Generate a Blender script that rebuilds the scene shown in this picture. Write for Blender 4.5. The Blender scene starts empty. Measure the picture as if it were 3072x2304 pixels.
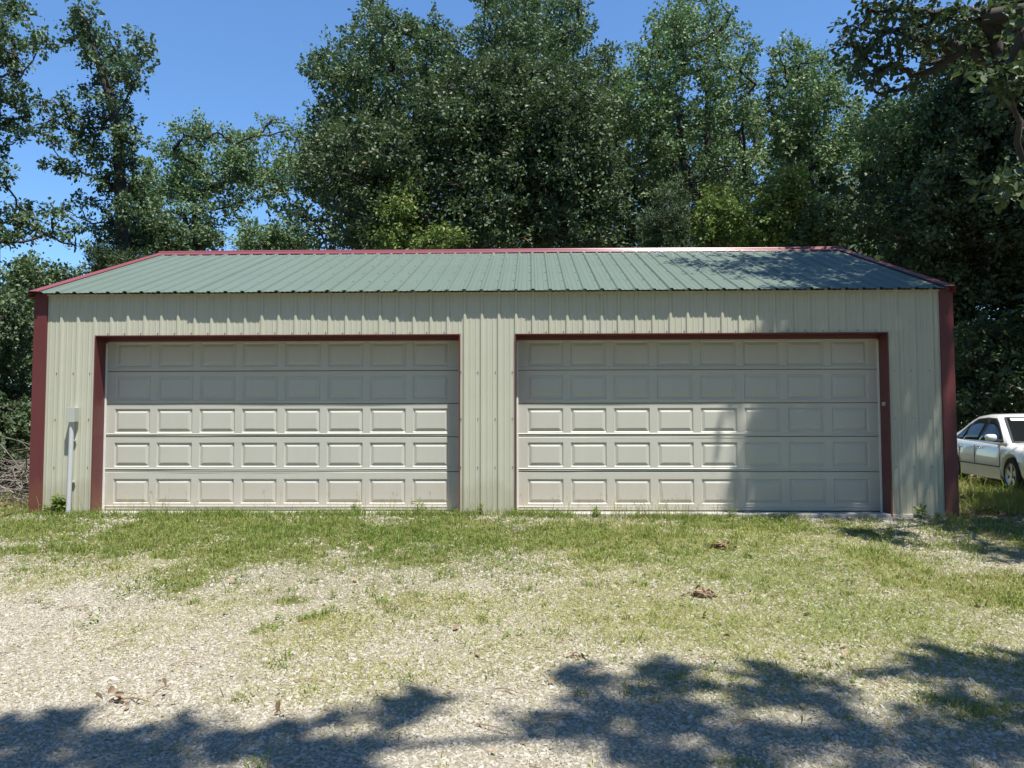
import bpy, bmesh, math, random
import numpy as np
from mathutils import Vector, Matrix

random.seed(7)
rng = np.random.default_rng(11)
scene = bpy.context.scene
col = scene.collection
R = math.radians

# ------------------------------------------------------------------ camera
F_PX, W_PX, H_PX = 2280.0, 3072.0, 2304.0
CAM = np.array([0.5533, -10.1196, 1.1890])
PITCH, YAW, ROLL = 0.050184, -0.024623, -0.001423
def cam_axes():
    cy, sy, cp, sp = math.cos(YAW), math.sin(YAW), math.cos(PITCH), math.sin(PITCH)
    fwd = np.array([sy*cp, cy*cp, sp]); right = np.array([cy, -sy, 0.0]); up = np.cross(right, fwd)
    c, s = math.cos(ROLL), math.sin(ROLL)
    return np.array([c*right + s*up, -s*right + c*up, fwd])
AX = cam_axes()
cd = bpy.data.cameras.new('camera'); cam = bpy.data.objects.new('camera', cd); col.objects.link(cam)
m = Matrix.Identity(4)
for i in range(3):
    m[i][0], m[i][1], m[i][2], m[i][3] = AX[0][i], AX[1][i], -AX[2][i], CAM[i]
cam.matrix_world = m
cd.sensor_width = 36.0; cd.lens = F_PX / W_PX * 36.0; cd.clip_start = 0.05; cd.clip_end = 2000
scene.camera = cam

# ------------------------------------------------------------------ light
SUN_EL, SUN_AZ = R(70.4), R(34.0)          # azimuth measured from -Y towards +X
SUN = Vector((math.sin(SUN_AZ)*math.cos(SUN_EL), -math.cos(SUN_AZ)*math.cos(SUN_EL), math.sin(SUN_EL)))
world = bpy.data.worlds.new('World'); scene.world = world; world.use_nodes = True
wn = world.node_tree; wn.nodes.clear()
sky = wn.nodes.new('ShaderNodeTexSky'); sky.sky_type = 'NISHITA'; sky.sun_disc = False
sky.sun_elevation = SUN_EL; sky.sun_rotation = math.pi - SUN_AZ
sky.altitude = 0; sky.air_density = 1.05; sky.dust_density = 0.0; sky.ozone_density = 5.5
bg = wn.nodes.new('ShaderNodeBackground'); bg.inputs['Strength'].default_value = 0.112
wo = wn.nodes.new('ShaderNodeOutputWorld')
tn = wn.nodes.new('ShaderNodeMix'); tn.data_type = 'RGBA'; tn.blend_type = 'MULTIPLY'; tn.inputs[0].default_value = 1.0; tn.inputs[7].default_value = (0.81, 1.0, 1.13, 1)
wn.links.new(sky.outputs[0], tn.inputs[6]); wn.links.new(tn.outputs[2], bg.inputs[0]); wn.links.new(bg.outputs[0], wo.inputs[0])
sl = bpy.data.lights.new('sun', 'SUN'); sl.energy = 5.0; sl.angle = R(0.53); sl.color = (1.0, 0.965, 0.895)
sun = bpy.data.objects.new('sun', sl); col.objects.link(sun); sun.location = (5, -8, 20)
sun.rotation_euler = SUN.to_track_quat('Z', 'Y').to_euler()
vs = scene.view_settings
scene.display_settings.display_device = 'sRGB'
vs.view_transform = 'Standard'; vs.look = 'None'; vs.gamma = 1.0; vs.exposure = 0.72; vs.use_curve_mapping = False
scene.render.engine = 'CYCLES'
cy = scene.cycles
cy.max_bounces = 6; cy.diffuse_bounces = 3; cy.glossy_bounces = 3; cy.transmission_bounces = 4; cy.transparent_max_bounces = 8
cy.use_denoising = True
cy.sample_clamp_indirect = 6.0

# ------------------------------------------------------------------ helpers
def tag(o, label=None, cat=None, group=None, kind=None):
    if label: o['label'] = label
    if cat: o['category'] = cat
    if group: o['group'] = group
    if kind: o['kind'] = kind
    return o
def empty(name, loc=(0, 0, 0), rz=0.0, parent=None):
    o = bpy.data.objects.new(name, None); col.objects.link(o); o.location = loc; o.rotation_euler = (0, 0, rz)
    o.empty_display_size = 0.2
    if parent: o.parent = parent
    return o
def link(name, me, mat=None, parent=None):
    o = bpy.data.objects.new(name, me); col.objects.link(o)
    if mat and not me.materials: me.materials.append(mat)
    if parent: o.parent = parent
    return o
def bm_obj(name, bm, mat, parent=None, smooth=False):
    bmesh.ops.recalc_face_normals(bm, faces=bm.faces)
    me = bpy.data.meshes.new(name); bm.to_mesh(me); bm.free()
    if smooth:
        for p in me.polygons: p.use_smooth = True
    return link(name, me, mat, parent)
def add_box(bm, x0, x1, y0, y1, z0, z1, bev=0.0):
    r = bmesh.ops.create_cube(bm, size=1.0)
    vs_ = r['verts']
    for v in vs_:
        v.co = Vector(((x0+x1)/2 + v.co.x*(x1-x0), (y0+y1)/2 + v.co.y*(y1-y0), (z0+z1)/2 + v.co.z*(z1-z0)))
    if bev > 0:
        es = {e for v in vs_ for e in v.link_edges}
        bmesh.ops.bevel(bm, geom=list(es), offset=bev, segments=2, affect='EDGES', profile=0.5)
def box_obj(name, x0, x1, y0, y1, z0, z1, mat, parent=None, bev=0.0):
    bm = bmesh.new(); add_box(bm, x0, x1, y0, y1, z0, z1, bev)
    return bm_obj(name, bm, mat, parent)
def tube_np(pts, radii, sides=6):
    pts = np.asarray(pts, float); radii = np.asarray(radii, float); n = len(pts)
    t = np.gradient(pts, axis=0); t /= np.linalg.norm(t, axis=1)[:, None] + 1e-9
    ref = np.where(np.abs(t[:, 2:3]) > 0.9, np.array([[1.0, 0, 0]]), np.array([[0, 0, 1.0]]))
    a = np.cross(t, ref); a /= np.linalg.norm(a, axis=1)[:, None] + 1e-9
    for i in range(1, n):
        if np.dot(a[i], a[i-1]) < 0: a[i] = -a[i]
    b = np.cross(t, a)
    ang = np.linspace(0, 2*np.pi, sides, endpoint=False)
    v = pts[:, None, :] + radii[:, None, None]*(np.cos(ang)[None, :, None]*a[:, None, :] + np.sin(ang)[None, :, None]*b[:, None, :])
    v = v.reshape(-1, 3)
    f = []
    for i in range(n-1):
        for k in range(sides):
            k2 = (k+1) % sides
            f.append((i*sides+k, i*sides+k2, (i+1)*sides+k2, (i+1)*sides+k))
    return v, np.array(f, np.int64)
class QM:                                         # collects quads fast
    def __init__(s): s.v = []; s.f = []; s.t = []; s.n = 0
    def add(s, v, f, tint=None):
        s.v.append(np.asarray(v, np.float32)); s.f.append(np.asarray(f, np.int64) + s.n); s.n += len(v)
        if tint is not None: s.t.append(np.asarray(tint, np.float32))
    def mesh(s, name, smooth=False):
        v = np.concatenate(s.v); f = np.concatenate(s.f)
        me = bpy.data.meshes.new(name)
        me.vertices.add(len(v)); me.vertices.foreach_set('co', v.ravel())
        me.loops.add(f.size); me.loops.foreach_set('vertex_index', f.ravel().astype(np.int32))
        me.polygons.add(len(f)); me.polygons.foreach_set('loop_start', np.arange(0, f.size, 4, dtype=np.int32))
        me.polygons.foreach_set('loop_total', np.full(len(f), 4, np.int32))
        me.polygons.foreach_set('use_smooth', np.full(len(f), bool(smooth)))
        if s.t:
            a = me.attributes.new('tint', 'FLOAT', 'FACE'); a.data.foreach_set('value', np.concatenate(s.t))
        me.update(); me.validate()
        return me
def ray(u, v):
    return np.array([(u - W_PX/2)/F_PX, -(v - H_PX/2)/F_PX, 1.0]) @ AX
def at_y(u, v, y):
    d = ray(u, v); return CAM + d*(y - CAM[1])/d[1]
# value noise
_G = np.random.default_rng(3).random((256, 256))
def vnoise(x, y, s=1.0, o=0):
    x = np.asarray(x, float)*s + 37.3 + o*17.7; y = np.asarray(y, float)*s + 91.1 + o*5.3
    xi = np.floor(x).astype(int); yi = np.floor(y).astype(int); fx = x-xi; fy = y-yi
    fx = fx*fx*(3-2*fx); fy = fy*fy*(3-2*fy)
    g = lambda a, b: _G[a % 256, b % 256]
    return (g(xi, yi)*(1-fx)+g(xi+1, yi)*fx)*(1-fy) + (g(xi, yi+1)*(1-fx)+g(xi+1, yi+1)*fx)*fy
def fbm(x, y, s=1.0, o=0):
    return (vnoise(x, y, s, o) + 0.5*vnoise(x, y, 2.1*s, o+1) + 0.25*vnoise(x, y, 4.3*s, o+2))/1.75
def sstep(a, b, x):
    t = np.clip((np.asarray(x, float)-a)/(b-a), 0, 1); return t*t*(3-2*t)
def gz(x, y):
    x = np.asarray(x, float); y = np.asarray(y, float)
    z = -0.06 + 0.034*np.clip(y, -16, 0)
    z = z + 0.034*sstep(-1.1, -0.25, y)*(1-sstep(0.6, 1.6, x))*(np.abs(x) < 7)*(y < 0.5)
    z = z + 0.085*sstep(6.2, 8.0, x)*sstep(-1.6, 1.4, y)
    near = np.exp(-(np.maximum(0, np.abs(x)-9)/6)**2)*(1 - sstep(-0.9, -0.1, y)*(np.abs(x) < 6.3))
    z = z + near*0.05*(fbm(x, y, 0.8, 3)-0.5)
    z = z + 0.5*sstep(14, 60, np.hypot(x, y-5))*(fbm(x, y, 0.06, 5)-0.5)*2
    return z
def on_ground(u, v):
    d = ray(u, v); t = 5.0
    for _ in range(30):
        p = CAM + d*t; t += (float(gz(p[0], p[1])) - p[2])/d[2]*0.9
    return CAM + d*t

# ------------------------------------------------------------------ materials
def new_mat(name):
    mt = bpy.data.materials.new(name); mt.use_nodes = True
    nt = mt.node_tree; b = nt.nodes['Principled BSDF']
    return mt, nt, b
def nd(nt, t, **kw):
    n = nt.nodes.new(t)
    for k, v in kw.items():
        if k in n.inputs: n.inputs[k].default_value = v
        else: setattr(n, k, v)
    return n
def ramp(nt, stops, fac):
    r = nt.nodes.new('ShaderNodeValToRGB'); cr = r.color_ramp
    while len(cr.elements) > 1: cr.elements.remove(cr.elements[-1])
    cr.elements[0].position = stops[0][0]; cr.elements[0].color = (*stops[0][1], 1)
    for p, c in stops[1:]:
        e = cr.elements.new(p); e.color = (*c, 1)
    nt.links.new(fac, r.inputs[0]); return r.outputs[0]
def noise(nt, scale, detail=4, rough=0.55, vec=None, dist=0.0):
    n = nd(nt, 'ShaderNodeTexNoise', Scale=scale, Detail=detail, Roughness=rough, Distortion=dist)
    if vec is not None: nt.links.new(vec, n.inputs['Vector'])
    return n.outputs[0]
def obj_vec(nt, scale=(1, 1, 1), world_space=True):
    g = nt.nodes.new('ShaderNodeNewGeometry') if world_space else nt.nodes.new('ShaderNodeTexCoord')
    mp = nd(nt, 'ShaderNodeMapping'); mp.inputs['Scale'].default_value = scale
    nt.links.new(g.outputs['Position'] if world_space else g.outputs['Object'], mp.inputs['Vector'])
    return mp.outputs[0]
def mixc(nt, fac, a, b, mode='MIX'):
    n = nt.nodes.new('ShaderNodeMix'); n.data_type = 'RGBA'; n.blend_type = mode
    for sck, val in ((n.inputs[0], fac), (n.inputs[6], a), (n.inputs[7], b)):
        if hasattr(val, 'is_linked') or isinstance(val, bpy.types.NodeSocket): nt.links.new(val, sck)
        elif isinstance(val, (int, float)): sck.default_value = val
        else: sck.default_value = (*val, 1)
    return n.outputs[2]
def bump(nt, b, h, strength=0.3, dist=0.01):
    n = nd(nt, 'ShaderNodeBump', Strength=strength, Distance=dist)
    nt.links.new(h, n.inputs['Height']); nt.links.new(n.outputs[0], b.inputs['Normal'])
def metal_paint(name, c, c2, rough=0.45, streak=0.35, spec=0.4, dirt=None, wave=0.25):
    """painted sheet: slight fading, vertical streaks, splashed dirt near the ground, gentle oil-canning"""
    mt, nt, b = new_mat(name)
    v1 = obj_vec(nt, (9, 9, 0.7)); v2 = obj_vec(nt, (0.9, 0.9, 0.9))
    f = noise(nt, 1.0, 5, 0.6, v1); g = noise(nt, 1.3, 4, 0.6, v2)
    cc = mixc(nt, f, c, c2)
    cc2 = mixc(nt, ramp(nt, [(0.45, (0, 0, 0)), (0.75, (streak,)*3)], g), cc, tuple(x*0.8 for x in c2))
    if dirt:
        geo = nt.nodes.new('ShaderNodeNewGeometry'); sx = nt.nodes.new('ShaderNodeSeparateXYZ')
        nt.links.new(geo.outputs['Position'], sx.inputs[0])
        ad = nd(nt, 'ShaderNodeMath', operation='ADD'); ml = nd(nt, 'ShaderNodeMath', operation='MULTIPLY')
        nn = noise(nt, 3.0, 6, 0.7); nt.links.new(nn, ml.inputs[0]); ml.inputs[1].default_value = -0.6
        nt.links.new(sx.outputs['Z'], ad.inputs[0]); nt.links.new(ml.outputs[0], ad.inputs[1])
        d = ramp(nt, [(0.0, (0.40,)*3), (0.14, (0.0,)*3)], ad.outputs[0])
        cc2 = mixc(nt, d, cc2, dirt)
    nt.links.new(cc2, b.inputs['Base Color'])
    b.inputs['Roughness'].default_value = rough; b.inputs['Specular IOR Level'].default_value = spec
    bump(nt, b, noise(nt, 2.2, 2, 0.5, obj_vec(nt, (1, 1, 0.45))), wave, 0.02)
    return mt
def plain(name, c, rough=0.6, metallic=0.0, spec=0.5, var=0.15, scale=8.0, coat=0.0):
    mt, nt, b = new_mat(name)
    f = noise(nt, scale, 5, 0.6, obj_vec(nt, world_space=False))
    nt.links.new(mixc(nt, f, tuple(x*(1-var) for x in c), tuple(min(1, x*(1+var)) for x in c)), b.inputs['Base Color'])
    b.inputs['Roughness'].default_value = rough; b.inputs['Metallic'].default_value = metallic
    b.inputs['Specular IOR Level'].default_value = spec; b.inputs['Coat Weight'].default_value = coat
    return mt
M = {}
M['siding'] = metal_paint('siding_stone_paint', (0.475, 0.475, 0.370), (0.525, 0.520, 0.415), 0.42, 0.25, dirt=(0.36, 0.31, 0.22), wave=0.45)
M['door'] = metal_paint('door_almond_paint', (0.505, 0.492, 0.425), (0.55, 0.535, 0.470), 0.45, 0.2, dirt=(0.50, 0.42, 0.33), wave=0.06)
M['roof'] = metal_paint('roof_green_paint', (0.110, 0.146, 0.116), (0.136, 0.174, 0.140), 0.50, 0.4, spec=0.3, wave=0.15)
M['red'] = metal_paint('trim_barn_red_paint', (0.120, 0.031, 0.032), (0.150, 0.042, 0.043), 0.4, 0.3, dirt=(0.20, 0.09, 0.05), wave=0.1)
M['red_gloss'] = metal_paint('ridge_red_gloss_paint', (0.19, 0.050, 0.055), (0.235, 0.066, 0.072), 0.24, 0.2, spec=0.7, wave=0.04)
M['red_faded'] = metal_paint('sun_faded_red_paint', (0.20, 0.052, 0.058), (0.25, 0.072, 0.078), 0.4, 0.25, wave=0.05)
M['white_vinyl'] = plain('white_vinyl', (0.75, 0.74, 0.70), 0.5)
M['pvc'] = plain('grey_pvc', (0.55, 0.56, 0.58), 0.45, var=0.06)
M['box_grey'] = plain('grey_box_plastic', (0.46, 0.47, 0.42), 0.5, var=0.08)
M['concrete'] = plain('concrete', (0.42, 0.40, 0.36), 0.9, var=0.25, scale=14)
M['dark'] = plain('dark_interior', (0.03, 0.03, 0.03), 0.9)
M['screw'] = plain('screw_metal', (0.22, 0.20, 0.17), 0.5, 0.4)
M['seal'] = plain('black_rubber', (0.03, 0.03, 0.03), 0.7)

def leaf_mat(name, stops, rough=0.50, spec=0.32, trans=(0.10, 0.17, 0.03), tf=0.22):
    mt, nt, b = new_mat(name)
    at = nd(nt, 'ShaderNodeAttribute', attribute_name='tint')
    c = ramp(nt, stops, at.outputs['Fac'])
    nt.links.new(c, b.inputs['Base Color'])
    b.inputs['Roughness'].default_value = rough; b.inputs['Specular IOR Level'].default_value = spec
    tr = nt.nodes.new('ShaderNodeBsdfTranslucent')
    nt.links.new(mixc(nt, 0.6, c, trans), tr.inputs['Color'])
    mx = nt.nodes.new('ShaderNodeMixShader'); mx.inputs[0].default_value = tf
    out = nt.nodes['Material Output']
    nt.links.new(b.outputs[0], mx.inputs[1]); nt.links.new(tr.outputs[0], mx.inputs[2]); nt.links.new(mx.outputs[0], out.inputs[0])
    return mt
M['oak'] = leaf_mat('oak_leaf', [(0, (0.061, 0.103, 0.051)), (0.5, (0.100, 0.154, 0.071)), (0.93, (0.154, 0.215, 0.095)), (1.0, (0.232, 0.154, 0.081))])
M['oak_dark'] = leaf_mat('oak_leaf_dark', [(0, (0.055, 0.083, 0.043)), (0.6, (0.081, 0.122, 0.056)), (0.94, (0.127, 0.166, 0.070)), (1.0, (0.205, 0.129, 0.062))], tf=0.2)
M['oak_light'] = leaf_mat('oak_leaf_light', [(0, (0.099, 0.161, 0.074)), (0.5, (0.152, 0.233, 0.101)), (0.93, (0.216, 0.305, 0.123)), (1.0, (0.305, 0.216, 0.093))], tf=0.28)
M['shrub'] = leaf_mat('shrub_leaf', [(0, (0.085, 0.140, 0.032)), (0.5, (0.150, 0.216, 0.047)), (0.88, (0.225, 0.281, 0.064)), (1.0, (0.375, 0.206, 0.072))], tf=0.3)
M['cedar'] = leaf_mat('cedar_needle', [(0, (0.033, 0.058, 0.029)), (0.6, (0.058, 0.094, 0.042)), (1.0, (0.111, 0.130, 0.058))], rough=0.6, tf=0.15)
M['bark'] = plain('bark', (0.048, 0.041, 0.034), 0.95, var=0.5, scale=18)
M['twig'] = plain('dead_twig', (0.24, 0.21, 0.18), 0.9, var=0.3, scale=10)
M['grass'] = leaf_mat('grass_blade', [(0, (0.110, 0.173, 0.031)), (0.5, (0.200, 0.278, 0.054)), (0.8, (0.36, 0.35, 0.11)), (1.0, (0.46, 0.41, 0.19))], rough=0.5, spec=0.35, trans=(0.2, 0.26, 0.05), tf=0.3)
M['deadleaf'] = leaf_mat('dead_leaf', [(0, (0.17, 0.105, 0.065)), (0.5, (0.28, 0.19, 0.12)), (1.0, (0.38, 0.29, 0.20))], rough=0.7, spec=0.2, trans=(0.3, 0.15, 0.05), tf=0.1)

# ------------------------------------------------------------------ ground cover maps (world metres)
def blob_list(lst):
    out = []
    for (u, v, ru, rv, s) in lst:
        p = on_ground(u, v); a = on_ground(u+ru, v); b1 = on_ground(u, v-rv); b2 = on_ground(u, v+rv)
        out.append((p[0], p[1], max(0.05, abs(a[0]-p[0])), max(0.05, abs(b1[1]-b2[1])/2), s))
    return out
GREEN = blob_list([
    (120, 1590, 330, 52, 1.0), (500, 1595, 320, 62, 1.1), (800, 1640, 380, 60, 0.9), (300, 1625, 300, 45, 0.85), (1300, 1660, 340, 55, 0.85), (1800, 1650, 320, 55, 0.85), (900, 1590, 320, 55, 1.0), (1250, 1600, 260, 60, 1.0), (1480, 1620, 240, 60, 0.95),
    (620, 1700, 170, 70, 0.8), (560, 1760, 90, 40, 0.6), (1750, 1610, 200, 55, 0.95), (1950, 1600, 220, 50, 0.9), (1700, 1690, 150, 40, 0.55),
    (2250, 1580, 260, 28, 0.85), (2960, 1575, 160, 30, 0.9), (3060, 1620, 140, 40, 0.75), (2800, 1600, 150, 25, 0.45), (2560, 1590, 150, 32, 0.7), (2620, 1680, 150, 55, 0.85), (2780, 1740, 150, 55, 0.8), (3000, 1790, 130, 60, 0.95), (3080, 1760, 120, 60, 0.9),
    (880, 1802, 55, 14, 0.9), (950, 1855, 60, 16, 0.85), (800, 1885, 45, 14, 0.7), (830, 1990, 30, 14, 0.55), (700, 2100, 40, 14, 0.5), (930, 2070, 50, 18, 0.4),
    (2140, 1725, 70, 16, 0.8), (1920, 1755, 20, 10, 0.8), (2100, 1765, 30, 10, 0.5), (2380, 1785, 25, 10, 0.6), (140, 1715, 60, 14, 0.5), (60, 1650, 160, 30, 0.7), (370, 1660, 160, 36, 0.55),
    (1000, 1700, 260, 40, 0.5), (1350, 1690, 220, 40, 0.5), (1150, 1750, 120, 26, 0.35), (2940, 2130, 110, 40, 0.6), (2230, 2290, 160, 30, 0.4), (2430, 2200, 160, 40, 0.3), (500, 2250, 60, 25, 0.35), (700, 2280, 80, 25, 0.3),
    (2350, 1640, 300, 55, 0.40), (2850, 1640, 260, 50, 0.45), (2450, 1740, 300, 60, 0.22), (2750, 1850, 300, 60, 0.24), (2150, 1850, 260, 60, 0.18), (1950, 1720, 220, 50, 0.30), (1600, 1760, 260, 60, 0.28), (1800, 1900, 280, 70, 0.18), (1200, 1800, 240, 60, 0.36), (800, 1760, 220, 50, 0.34), (300, 1700, 240, 45, 0.34), (1450, 1900, 240, 60, 0.22), (2500, 2010, 260, 50, 0.35), (2150, 2060, 240, 40, 0.28), (3000, 1960, 120, 40, 0.3)])
DRY = blob_list([
    (2250, 1700, 480, 130, 0.95), (2600, 1850, 480, 120, 0.9), (2050, 1880, 360, 120, 0.85), (2900, 1900, 260, 90, 0.55), (1750, 1830, 260, 90, 0.45), (1350, 1830, 280, 80, 0.42),
    (1000, 1900, 250, 90, 0.45), (1150, 2020, 260, 80, 0.42), (650, 1830, 200, 50, 0.32), (250, 1720, 200, 50, 0.35), (1600, 1950, 240, 80, 0.38), (2300, 2050, 360, 70, 0.4), (880, 2080, 160, 40, 0.4), (400, 1900, 200, 50, 0.2),
    (2100, 1640, 260, 50, 0.4), (2750, 2100, 300, 90, 0.4)])
def cover(x, y, lst):
    x = np.asarray(x, float); y = np.asarray(y, float); a = np.zeros_like(x)
    for (cx, cy_, rx, ry, s) in lst:
        a = np.maximum(a, s*np.exp(-(((x-cx)/rx)**2 + ((y-cy_)/ry)**2)*0.9))
    return a
def green_at(x, y):
    g = cover(x, y, GREEN)
    # grass goes on beside the garage, outside the photograph's edges
    g = np.maximum(g, 0.85*sstep(5.9, 7.5, x)*sstep(-1.2, 0.3, y)); g = np.maximum(g, 0.8*sstep(5.4, 8.0, np.abs(x))*sstep(-3.5, -1.2, y)*(x < 0))
    g = np.maximum(g, 0.75*sstep(-6.2, -7.2, x)*sstep(-1.5, 0.0, y)*0.6); g = np.maximum(g, 0.8*sstep(6.5, 9, x)*sstep(-7, -3, y))
    n = fbm(x, y, 2.2, 7); n2 = fbm(x, y, 7.0, 9)
    return np.clip(g*(0.35+1.25*n)*(0.55+0.9*n2), 0, 1)
def dry_at(x, y):
    n = fbm(x, y, 1.7, 13); n2 = fbm(x, y, 6.0, 15)
    return np.clip((cover(x, y, DRY)+0.05)*(0.2+1.5*n)*(0.5+1.0*n2), 0, 1)

# ground sheet: fine near the camera, coarse to the horizon
def axis_pts(lo, hi, fine_lo, fine_hi, fine, ratio=1.25):
    p = list(np.arange(fine_lo, fine_hi+1e-6, fine)); s = fine; x = p[-1]
    while x < hi: s *= ratio; x += s; p.append(min(x, hi))
    s = fine; x = p[0]
    while x > lo: s *= ratio; x -= s; p.insert(0, max(x, lo))
    return np.array(sorted(set(np.round(p, 4))))
gx = axis_pts(-400, 400, -8.5, 9.5, 0.11); gy = axis_pts(-200, 600, -9.0, 1.5, 0.11)
XX, YY = np.meshgrid(gx, gy); ZZ = gz(XX, YY)
ZZ = np.where((np.abs(XX) < 6.02) & (YY > 0.12) & (YY < 6.7), -0.25, ZZ)
nx, ny = len(gx), len(gy)
idx = np.arange(nx*ny).reshape(ny, nx)
q = QM(); q.add(np.stack([XX, YY, ZZ], -1).reshape(-1, 3), np.stack([idx[:-1, :-1], idx[:-1, 1:], idx[1:, 1:], idx[1:, :-1]], -1).reshape(-1, 4))
gme = q.mesh('ground', True)
for nm, arr in (('green', green_at(XX, YY)), ('dry', dry_at(XX, YY))):
    a = gme.attributes.new(nm, 'FLOAT', 'POINT'); a.data.foreach_set('value', arr.ravel().astype(np.float32))
gravel_zone = sstep(9.5, 7.5, np.abs(XX-0.5))*sstep(0.3, -0.4, YY)*sstep(-40, -25, YY)
a = gme.attributes.new('gravel', 'FLOAT', 'POINT'); a.data.foreach_set('value', gravel_zone.ravel().astype(np.float32))
mt, nt, b = new_mat('ground_soil_and_stone_dust')
pos = obj_vec(nt)
def attr(nt, n): return nd(nt, 'ShaderNodeAttribute', attribute_name=n).outputs['Fac']
vor = nd(nt, 'ShaderNodeTexVoronoi', Scale=38.0); nt.links.new(pos, vor.inputs['Vector'])
dust = mixc(nt, noise(nt, 60, 3, 0.6, pos), (0.28, 0.243, 0.180), (0.39, 0.350, 0.275))
dust = mixc(nt, ramp(nt, [(0.25, (0, 0, 0)), (0.6, (0.75,)*3)], vor.outputs['Distance']), dust, (0.19, 0.165, 0.125))
litter = mixc(nt, noise(nt, 9, 6, 0.7, pos), (0.055, 0.040, 0.026), (0.15, 0.105, 0.065))
c1 = mixc(nt, attr(nt, 'gravel'), litter, dust)
soil = mixc(nt, noise(nt, 25, 5, 0.7, pos), (0.085, 0.088, 0.030), (0.150, 0.148, 0.055))
c2 = mixc(nt, ramp(nt, [(0.1, (0, 0, 0)), (0.6, (1, 1, 1))], attr(nt, 'green')), c1, soil)
c3 = mixc(nt, ramp(nt, [(0.05, (0, 0, 0)), (0.6, (0.8,)*3)], attr(nt, 'dry')), c2, (0.235, 0.215, 0.095))
nt.links.new(c3, b.inputs['Base Color']); b.inputs['Roughness'].default_value = 0.95; b.inputs['Specular IOR Level'].default_value = 0.15
bump(nt, b, noise(nt, 45, 5, 0.7, pos), 0.6, 0.015)
M['ground'] = mt
tag(link('ground', gme, mt), kind='structure', label='pale gravel drive with patchy grass in front of garage')

# ------------------------------------------------------------------ garage
XL, XR, PITCHR, ZE = -6.164, 6.100, 0.2286, 2.972
RIB0 = 0.016
def rib_x(i): return (i-25.5)*PITCHR + RIB0
def profile(x0, x1, seam=None):
    pts = []
    for i in range(-3, 56):
        c = rib_x(i); k = 0.0035 if (seam is not None and (i - seam) % 4 == 0) else 0.0
        pts += [(c-0.030-k, 0), (c-0.013-k, 0.019+k), (c+0.013+k, 0.019+k), (c+0.030+k, 0)]
        for s in (1/3, 2/3):
            e = c + s*PITCHR; pts += [(e-0.012, 0), (e-0.004, 0.0045), (e+0.004, 0.0045), (e+0.012, 0)]
    xs = np.array([p[0] for p in pts]); hs = np.array([p[1] for p in pts]); o = np.argsort(xs); xs, hs = xs[o], hs[o]
    inner = (xs > x0+1e-4) & (xs < x1-1e-4)
    px = np.concatenate([[x0], xs[inner], [x1]]); ph = np.concatenate([[np.interp(x0, xs, hs)], hs[inner], [np.interp(x1, xs, hs)]])
    return px, ph
def sheet(name, segs, place, parent, mat, seam=None):
    """segs: (x0,x1,t0,t1); place(x,t,h) -> xyz.  Corrugated sheet with a folded lower edge."""
    qm = QM()
    for (x0, x1, t0, t1) in segs:
        px, ph = profile(x0, x1, seam); n = len(px)
        rows = [place(px, np.full(n, t), ph + dh) for t, dh in ((t0, -0.0015), (t0, 0.0), (t0+(t1-t0)*0.5, 0.0), (t1, 0.0), (t1, -0.0015))]
        v = np.concatenate(rows); f = []
        for r in range(len(rows)-1):
            for k in range(n-1): f.append((r*n+k, r*n+k+1, (r+1)*n+k+1, (r+1)*n+k))
        qm.add(v, f)
    me = qm.mesh(name)
    return link(name, me, mat, parent)
garage = empty('garage', (0, 0, 0))
tag(garage, 'long metal garage with two wide doors, green roof and red trim', 'garage')
OPEN = [(-5.330, -0.398), (0.355, 5.256)]; HEAD = 2.362
front = lambda x, t, h: np.stack([x, -h, t], 1)
bounds = [XL+0.02] + [rib_x(i)+0.0315 for i in range(3, 52, 4)] + [XR-0.02]
for k in range(len(bounds)-1):
    a0, a1 = bounds[k], bounds[k+1]; cuts = sorted({a0, a1, *[c for o in OPEN for c in o if a0 < c < a1]}); segs = []
    for s0, s1 in zip(cuts[:-1], cuts[1:]):
        mid = (s0+s1)/2; zb = HEAD if any(o[0] < mid < o[1] for o in OPEN) else -0.045
        segs.append((s0, s1, zb, ZE-0.015))
    off = 0.0008*(k % 2)
    sheet('siding_sheet', segs, lambda x, t, h, o=off: np.stack([x, -h-o, t], 1), garage, M['siding'])
# backing (studs and lining), side and rear walls
YB, YR, ZR = 6.80, 3.40, 4.235
SL = (ZR-ZE)/(YR+0.0)
def wall_strip(x0, x1, z0, z1): return box_obj('wall_frame', x0, x1, 0.004, 0.09, z0, z1, M['dark'], garage)
wall_strip(XL+0.03, OPEN[0][0]-0.005, -0.03, ZE-0.03); wall_strip(OPEN[0][1]+0.005, OPEN[1][0]-0.005, -0.03, ZE-0.03); wall_strip(OPEN[1][1]+0.005, XR-0.03, -0.03, ZE-0.03)
wall_strip(OPEN[0][0]-0.004, OPEN[0][1]+0.004, HEAD+0.005, ZE-0.03); wall_strip(OPEN[1][0]-0.004, OPEN[1][1]+0.004, HEAD+0.005, ZE-0.03)
def side_wall(xs, sgn):
    # gabled end wall with vertical ribs
    qm = QM(); ys = []; hs = []
    n = int(YB/PITCHR)
    for i in range(n+1):
        c = 0.1 + i*PITCHR
        for d, h in ((-0.030, 0), (-0.013, 0.019), (0.013, 0.019), (0.030, 0)): ys.append(c+d); hs.append(h)
    ys = np.clip(np.array([0.0]+ys+[YB]), 0, YB); hs = np.array([0]+hs+[0.])
    zt = ZE + SL*(YR-np.abs(ys-YR)) - 0.02
    lo = np.stack([xs+sgn*hs, ys, np.full_like(ys, -0.045)], 1); hi = np.stack([xs+sgn*hs, ys, zt], 1)
    k = len(ys); f = [(i, i+1, k+i+1, k+i) for i in range(k-1)]
    qm.add(np.concatenate([lo, hi]), f); link('end_wall', qm.mesh('end_wall'), M['siding'], garage)
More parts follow.
